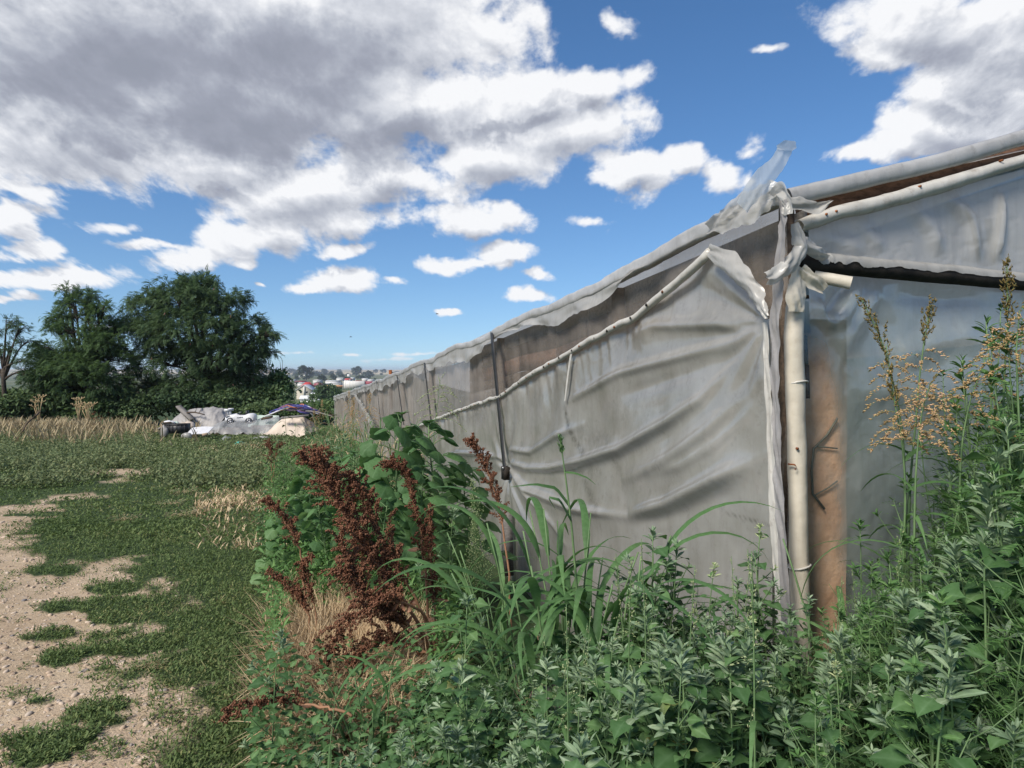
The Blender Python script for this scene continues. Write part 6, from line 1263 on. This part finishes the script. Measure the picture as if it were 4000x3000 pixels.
# long bladed grass
def longgrass(name, label, seed, culms, hgt, blade, nb, w, spread=.16, mat='grass_blade', group=None, taper=1.0):
    g = np.random.default_rng(seed); T = thing(name, label, 'grass', (0, 0, 0), group); ms = MB(); mbd = MB()
    for c in range(culms):
        a0 = g.uniform(0, 6.28); b = np.array([math.cos(a0), math.sin(a0), 0])*spread*g.random()**.5; h = hgt*g.uniform(.55, 1.05); k = np.linspace(0, 1, 8); le = g.uniform(.05, .32)*h; P = b+np.stack([math.cos(a0)*le*k**1.7, math.sin(a0)*le*k**1.7, h*k-.04], 1); ms.tube(P, np.linspace(.0055, .003, 8), 5)
        for i in range(nb):
            t = .18+.80*i/nb; p = pick(P, t); a = a0+i*math.pi+g.uniform(-.6, .6); l = blade*g.uniform(.65, 1.15); el = math.radians(g.uniform(50, 80)); n = 13; s = np.linspace(0, 1, n); ben = g.uniform(1.7, 2.9)
            ang = el-ben*s**1.25; st = l/(n-1); dx = np.concatenate([[0], np.cumsum(np.cos(ang[:-1]))])*st; dz = np.concatenate([[0], np.cumsum(np.sin(ang[:-1]))])*st; cur = .25*g.normal()*s**2*l
            Q = p+np.stack([math.cos(a)*dx-math.sin(a)*cur, math.sin(a)*dx+math.cos(a)*cur, dz], 1); W_ = w*.5*np.minimum(1, 4*s+.35)*(1-s**2.4)*g.uniform(.75, 1.2)+.0006; tw = g.uniform(-.5, .5); sd_ = np.stack([-math.sin(a)*np.cos(tw*s), math.cos(a)*np.cos(tw*s), np.sin(tw*s)], 1); ribbon(mbd, Q, W_, sd_)
    ms.build('stem', MATS['green_stem'], T, smooth=True); mbd.build('blades', MATS[mat], T, smooth=True); T['_h'] = hgt*1.1; return T
lg = longgrass('long_grass', 'clump of tall grass with long arching blades before the white sheet', 620, 24, .95, .64, 5, .031, .22)
place(lg, 572, 498, 2.85, rz=.3)
lg2 = longgrass('long_grass', 'smaller clump of long bladed grass at the foot of the strap', 621, 8, .85, .55, 4, .024, .12)
place(lg2, 520, 520, 3.3, rz=1.0)
place(lg2, 378, 640, 2.7, 'short bent grass blades in front of the dock', rz=2.0)
lg3 = longgrass('broad_grass', 'few broad grass blades leaning out beside the tan board', 622, 4, .9, .60, 4, .03, .06); place(lg3, 850, 500, 2.75, rz=3.0)
# one flowering stalk out of the clump
T = thing('grass_stalk', 'single tall grass stalk with a narrow green ear against the white sheet', 'grass', root(578, 2.9)); O = np.array(T.location); P = np.array([at(*q) for q in (gd(578, 2.9), (577, 590, 2.9), (572, 530, 2.9), (566, 480, 2.9), (562, 452, 2.9), (560, 438, 2.9))]); mb = MB(); mb.tube(P, [.006, .006, .005, .004, .003, .0015], 6); mb.build('stem', MATS['green_stem'], T, smooth=True, origin=O)
mb = MB(); u = g.random(60); C_ = P[4]+(P[5]-P[4])*u[:, None]*1.2+g.normal(size=(60, 3))*.004; X = np.tile(unit(P[5]-P[4]), (60, 1))+g.normal(size=(60, 3))*.25; mb.batch(*T_LANCE, C_-.01*unit(P[5]-P[4]), *frames(X), np.full(60, .022)); tag(mb.build('ear', MATS['grass_blade'], T, origin=O), kind='stuff')
mb = MB()
for pts, w in (([(565, 472, 2.9), (575, 473, 2.9), (588, 478, 2.9), (596, 485, 2.9)], .007), ([(569, 505, 2.9), (556, 488, 2.9), (535, 484, 2.85), (510, 487, 2.8)], .012), ([(571, 520, 2.9), (560, 500, 2.8), (548, 497, 2.8), (556, 510, 2.8)], .010)): Q = np.array([at(*q) for q in pts]); kk = np.linspace(0, 1, 12); Q = np.stack([np.interp(kk, np.linspace(0, 1, len(Q)), Q[:, i]) for i in range(3)], 1); ribbon(mb, Q, w*(1-kk**2)+.0006, np.array([.2, .9, .5]))
mb.build('blades', MATS['grass_blade'], T, smooth=True, origin=O)

# seed-bearing grasses by the gable
def seedgrass(label, axis, seed, racemes, rl, mats=('olive_seed', 'tan_seed'), split=.4, group='seeding grasses by the gable', dens=210, seedsz=.0085, blades_=2):
    g = np.random.default_rng(seed); P = np.array([at(*q) for q in axis]); T = thing('seeding_grass', label, 'grass', P[0], group); O = np.array(T.location); k = np.linspace(0, 1, len(P)); kk = np.linspace(0, 1, 24); P = np.stack([np.interp(kk, k, P[:, i]) for i in range(3)], 1)
    for _ in range(2): P[1:-1] = (P[:-2]+2*P[1:-1]+P[2:])/4
    ms = MB(); ms.tube(P, np.linspace(.006, .0015, 24), 6); H = [MB(), MB()]
    for i in range(racemes):
        q = i/racemes; t = .58+.42*q; p = pick(P, t); d = unit(pick(P, min(1, t+.04))-pick(P, t-.04)); a = i*2.4; o_ = np.array([math.cos(a), math.sin(a)*.8, 0]); top = q > split; l = rl*(1.25-.9*q)*g.uniform(.7, 1.2); dd = unit(d*(1.2 if top else .5)+o_*(.45 if top else 1)); s = np.linspace(0, 1, 7); Q = p+dd*l*s[:, None]+np.array([0, 0, -1.])*((.10 if top else .75)*l*s**2)[:, None]
        ms.tube(Q, np.linspace(.0012, .0006, 7), 3, cap=False); m_ = max(5, int(l*dens)); u = g.uniform(.15, 1, m_); C_ = np.stack([np.interp(u, s, Q[:, j]) for j in range(3)], 1)+g.normal(size=(m_, 3))*.0035; X = np.tile(dd, (m_, 1))+g.normal(size=(m_, 3))*.5; X[:, 2] -= (0 if top else .8)*u; mbx = H[0 if top else 1]; sz = seedsz*g.uniform(.8, 1.4, m_); mbx.batch(*T_CRUMB, C_, *frames(X), np.stack([sz*2.3, sz*.55, sz*.55], 1))
    st = ms.build('stem', MATS['green_stem'], T, smooth=True, origin=O)
    for h_, mt in zip(H, mats):
        if h_.n: tag(h_.build('seed_head', MATS[mt], T, origin=O), kind='stuff')
    mb = MB()
    for i in range(blades_):
        p = pick(P, .25+.15*i); a = g.uniform(0, 6.28); s = np.linspace(0, 1, 10); Q = p+np.stack([math.cos(a)*.3*s, math.sin(a)*.3*s, .25*s-.3*s**2], 1); ribbon(mb, Q, .011*(1-s**2)+.0006, np.array([-math.sin(a), math.cos(a), .3]))
    if mb.n: mb.build('blades', MATS['grass_blade'], T, smooth=True, origin=O)
    return T
seedgrass('seeding grass whose dark ear bends left in front of the gable', [gd(905, 2.85), (905, 560, 2.85), (905, 480, 2.85), (903, 430, 2.85), (893, 380, 2.82), (880, 335, 2.8), (862, 300, 2.8)], 701, 26, .12)
seedgrass('seeding grass with an upright dark ear right of the bending one', [gd(908, 2.9), (908, 560, 2.9), (910, 480, 2.9), (916, 420, 2.9), (920, 370, 2.9), (926, 330, 2.9), (931, 305, 2.9)], 702, 26, .12)
seedgrass('seeding grass with a shorter dark ear between the other two', [gd(900, 2.8), (903, 560, 2.8), (906, 490, 2.8), (902, 440, 2.8), (894, 400, 2.8), (886, 345, 2.8)], 703, 24, .11)
seedgrass('drooping tan seeding grass in front of the dark ears', [gd(915, 2.7), (914, 560, 2.7), (915, 490, 2.7), (918, 440, 2.7), (922, 410, 2.7), (930, 385, 2.7)], 704, 30, .17, split=.95)
seedgrass('second drooping tan seeding grass toward the right edge', [gd(955, 2.8), (958, 520, 2.8), (962, 440, 2.8), (970, 400, 2.8), (985, 360, 2.8)], 705, 16, .20, split=.95)
seedgrass('tall brown eared grass touching the blackened pole at the right', [gd(1000, 2.7), (1002, 480, 2.7), (1004, 380, 2.7), (1008, 320, 2.7), (1007, 262, 2.7)], 706, 30, .10, split=.3)
seedgrass('tan seeding grass cut off by the right picture edge', [gd(1020, 2.6), (1022, 480, 2.6), (1018, 400, 2.6), (1016, 350, 2.6), (1020, 310, 2.6)], 707, 22, .18, split=.95)
seedgrass('pale seeding grass in front of the grey mesh by the strap', [gd(430, 6.4), (432, 480, 6.4), (434, 430, 6.4), (438, 400, 6.4), (440, 380, 6.4)], 708, 22, .28, ('bud', 'bud'), .9, 'seeding grasses on the bank', 90, .010)
# reedy weeds along the far part of the long wall
far_spots = [(318, 404, 17, 1), (330, 400, 18, 1), (340, 398, 15, 0), (350, 402, 14, 1), (358, 405, 12, 0), (372, 408, 11, 0), (310, 412, 15, 0), (322, 414, 13, 1), (336, 418, 10.5, 0), (348, 412, 9.5, 1), (362, 420, 9, 0), (328, 424, 9.2, 0), (345, 395, 19, 1), (380, 412, 10, 1), (395, 402, 9.5, 0), (366, 398, 14, 1), (408, 405, 8.6, 1)]
fw = longgrass('reedy_grass', 'tall reedy green grass along the far part of the long wall', 640, 12, 1.3, .5, 5, .018, .25, group='reedy grass along the long wall')
fw2 = longgrass('dry_reedy_grass', 'tall reedy grass turned pale and brownish along the far part of the long wall', 641, 12, 1.3, .35, 5, .014, .25, 'straw', 'browning reedy grass along the long wall')
fp = seedgrass('browning grass plumes rising along the far part of the long wall', [(512, 371+FPX*1.6/3, 3), (512, 371+FPX*.9/3, 3), (513, 371+FPX*.3/3, 3), (514, 371, 3)], 709, 34, .22, ('rust_seed', 'rust_seed') if False else ('tan_seed', 'tan_seed'), .5, 'browning plumes along the long wall', 80, .012, 3); fp.location = (0, 0, 0)
fp['_h'] = 1.6
for i, (px, yt, Y, kq) in enumerate(far_spots):
    place((fw, fw2)[kq], px, yt+8, Y, smax=1.3)
    if i % 3 == 0: place(fp, px+4, yt-2, Y-.2, smax=1.2)
for i, (px, yt, Y) in enumerate([(300, 440, 8), (312, 432, 9), (290, 452, 7.5), (322, 440, 7.6), (272, 470, 7.5), (340, 436, 7), (300, 462, 6.6), (262, 492, 6.6), (350, 440, 7.8), (280, 440, 10)]): place(gf[i % 6] if i % 2 else fe[i % 4], px, yt, Y, 'green weed in the mixed growth on the bank behind the large leaved plants', 'mixed weeds on the bank')
tl = herb('wild_lettuce', 'tall thin wild lettuce standing in front of the cloth heap', 'weed', 530, 1.9, T_JAG, 'field_leaf', leaf=.17, nodes=22, branch=.06, tip='young_leaf', tip_n=4, lean=.04, bmax=.3); place(tl, 288, 392, 10.5); place(tl, 297, 424, 9.5, 'shorter wild lettuce right of the tall thin one'); place(tl, 282, 432, 10, 'small wild lettuce left of the tall thin one')
# dry umbels and tufts in the field
def umbel(label, px, yt, Y, seed):
    g = np.random.default_rng(seed); b = root(px, Y); T = thing('dry_umbel', label, 'dry plant', b); h = (CAMZ+(HY-yt)/FPX*Y)-b[2]; mb = MB()
    for i in range(7):
        a = i*.9; e = np.array([math.cos(a)*.3*g.random(), math.sin(a)*.2, h*g.uniform(.7, 1)]); m_ = e*[.3, .3, .6]; mb.tube([[0, 0, -.05], m_, e], [.022, .016, .012], 4)
        for j in range(7): b2 = j*.9; f = e+np.array([math.cos(b2)*.16, math.sin(b2)*.12, .10]); mb.tube([e, f], [.010, .012], 3, cap=False); mb.batch(*T_CRUMB, [f], *[np.eye(3)[q][None] for q in range(3)], np.array([.055]))
    mb.build('stems', MATS['straw_stem'], T); return T
umbel('dry pale umbel plant in the field left of the dark stick top', 39, 397, 29, 1); umbel('broad dry pale umbel plant before the big tree', 79, 397, 29.5, 2); umbel('smaller dry umbel plant right of the broad one', 88, 401, 29, 3)
dk = longgrass('dark_dry_weed', 'dark reddish brown dry weed clump in the dry grass', 650, 16, .8, .3, 4, .02, .45, 'dock_seed'); place(dk, 96, 407, 28.5)
tf = longgrass('dry_tuft', 'dry tuft', 660, 40, .26, .20, 3, .008, .22, 'straw', 'dry grass tufts on the turf')
for px, yt, yb, lb in ((127, 508, 521, 'dry straw coloured tuft nearest the path edge'), (185, 486, 494, 'dry straw tuft farthest back on the turf'), (172, 500, 506, 'middle dry straw tuft on the turf'), (196, 506, 514, 'dry reddish straw tuft right of the others on the turf'), (180, 511, 517, 'flattened dry straw tuft in front of the reddish one'), (150, 655, 668, 'tiny dry tuft on the bare dirt at the turf edge'), (255, 440, 448, 'dry yellow grass clump in front of the plastic heap')):
    gp = gpt(px, yb); s = .30*(1 if gp[1] < 6 else 1.0); o_ = place(tf, px, HY-(gp[2]+max((yb-yt)/FPX*gp[1], .12)-CAMZ)*FPX/gp[1], gp[1], lb); o_.scale = [max(.26, gp[1]/19)*q for q in (1.25, 1.25, .75)]
mb = MB(); x, y = vis_pts(900, 2.6, 9, -40, 200); k = dirt(x, y) > .5; x, y = x[k], y[k]; n = len(x); a = g.uniform(0, 6.28, n); mb.batch(*T_BLADE, np.stack([x, y, gz(x, y)+.006], 1), *frames(np.stack([np.cos(a), np.sin(a), .05*g.normal(size=n)], 1)), np.stack([g.uniform(.02, .09, n), np.full(n, .03), np.full(n, .02)], 1)); tag(mb.build('straw_litter', MATS['straw']), 'bits of dry straw scattered over the dirt path', 'litter', kind='stuff')
# thin grass culms coming up through the stand
tg = [seedgrass('thin green grass culm coming up through the goosefoot stand', [(512, HY+FPX*1.6/3, 3), (513, HY+FPX*1.0/3, 3), (517, HY+FPX*.4/3, 3), (526, HY+FPX*.02/3, 3)], 720+i, 9, .07, ('bud', 'bud'), .3, 'thin grass culms in the stand', 160, .007, 3) for i in range(2)]
for t_ in tg:


    t_['_h'] = 1.55
for i in range(26):
    px = g.uniform(300, 900); Y = g.uniform(1.7, 3.0); lim = np.interp(px, XT, YT); place(tg[i % 2], px, lim-g.uniform(-30, 22), Y, smax=1.2)
# board end lying in the weeds
stick('plank', 'pale plank lying in the weeds at the foot of the white sheet', (536, 690), (572, 702), 2.72, 2.62, .09, 'grey_wood', h=.03)

# rows of crop inside the greenhouse, seen dimly through the film
mb = MB(); n = 9000; a = g.uniform(.3, 7.5, n); b = g.uniform(.6, 9, n); x = CX0+GD[0]*a+WD[0]*b; y = CY0+GD[1]*a+WD[1]*b; P, fr = scatter_leaves(x, y, gz(x, y)+g.random(n)**.8*1.35*fbm(x*1.5, y*1.5, 3, 88)*1.6, None, T_OVATE, (-30, 60), g); mb.batch(*T_OVATE, P, *fr, g.uniform(.08, .17, n))
tag(mb.build('greenhouse_crop', MATS['dark_leaf']), 'dim green crop growing inside the greenhouse behind the film', 'crop', kind='stuff')

# ---------------------------------------------------------------- air between here and the horizon
m, t, o = newmat('haze_air'); pv = t.nodes.new('ShaderNodeVolumePrincipled'); pv.inputs['Color'].default_value = (.80, .88, 1.0, 1); pv.inputs['Density'].default_value = .00016; pv.inputs['Anisotropy'].default_value = .2; lk(t, pv.outputs[0], o.inputs['Volume'])
mb = MB(); mb.box((0, 0, 12), (19000, 19000, 56)); tag(mb.build('haze', m), 'thin pale haze over the plain and the distant town', 'haze', kind='stuff')
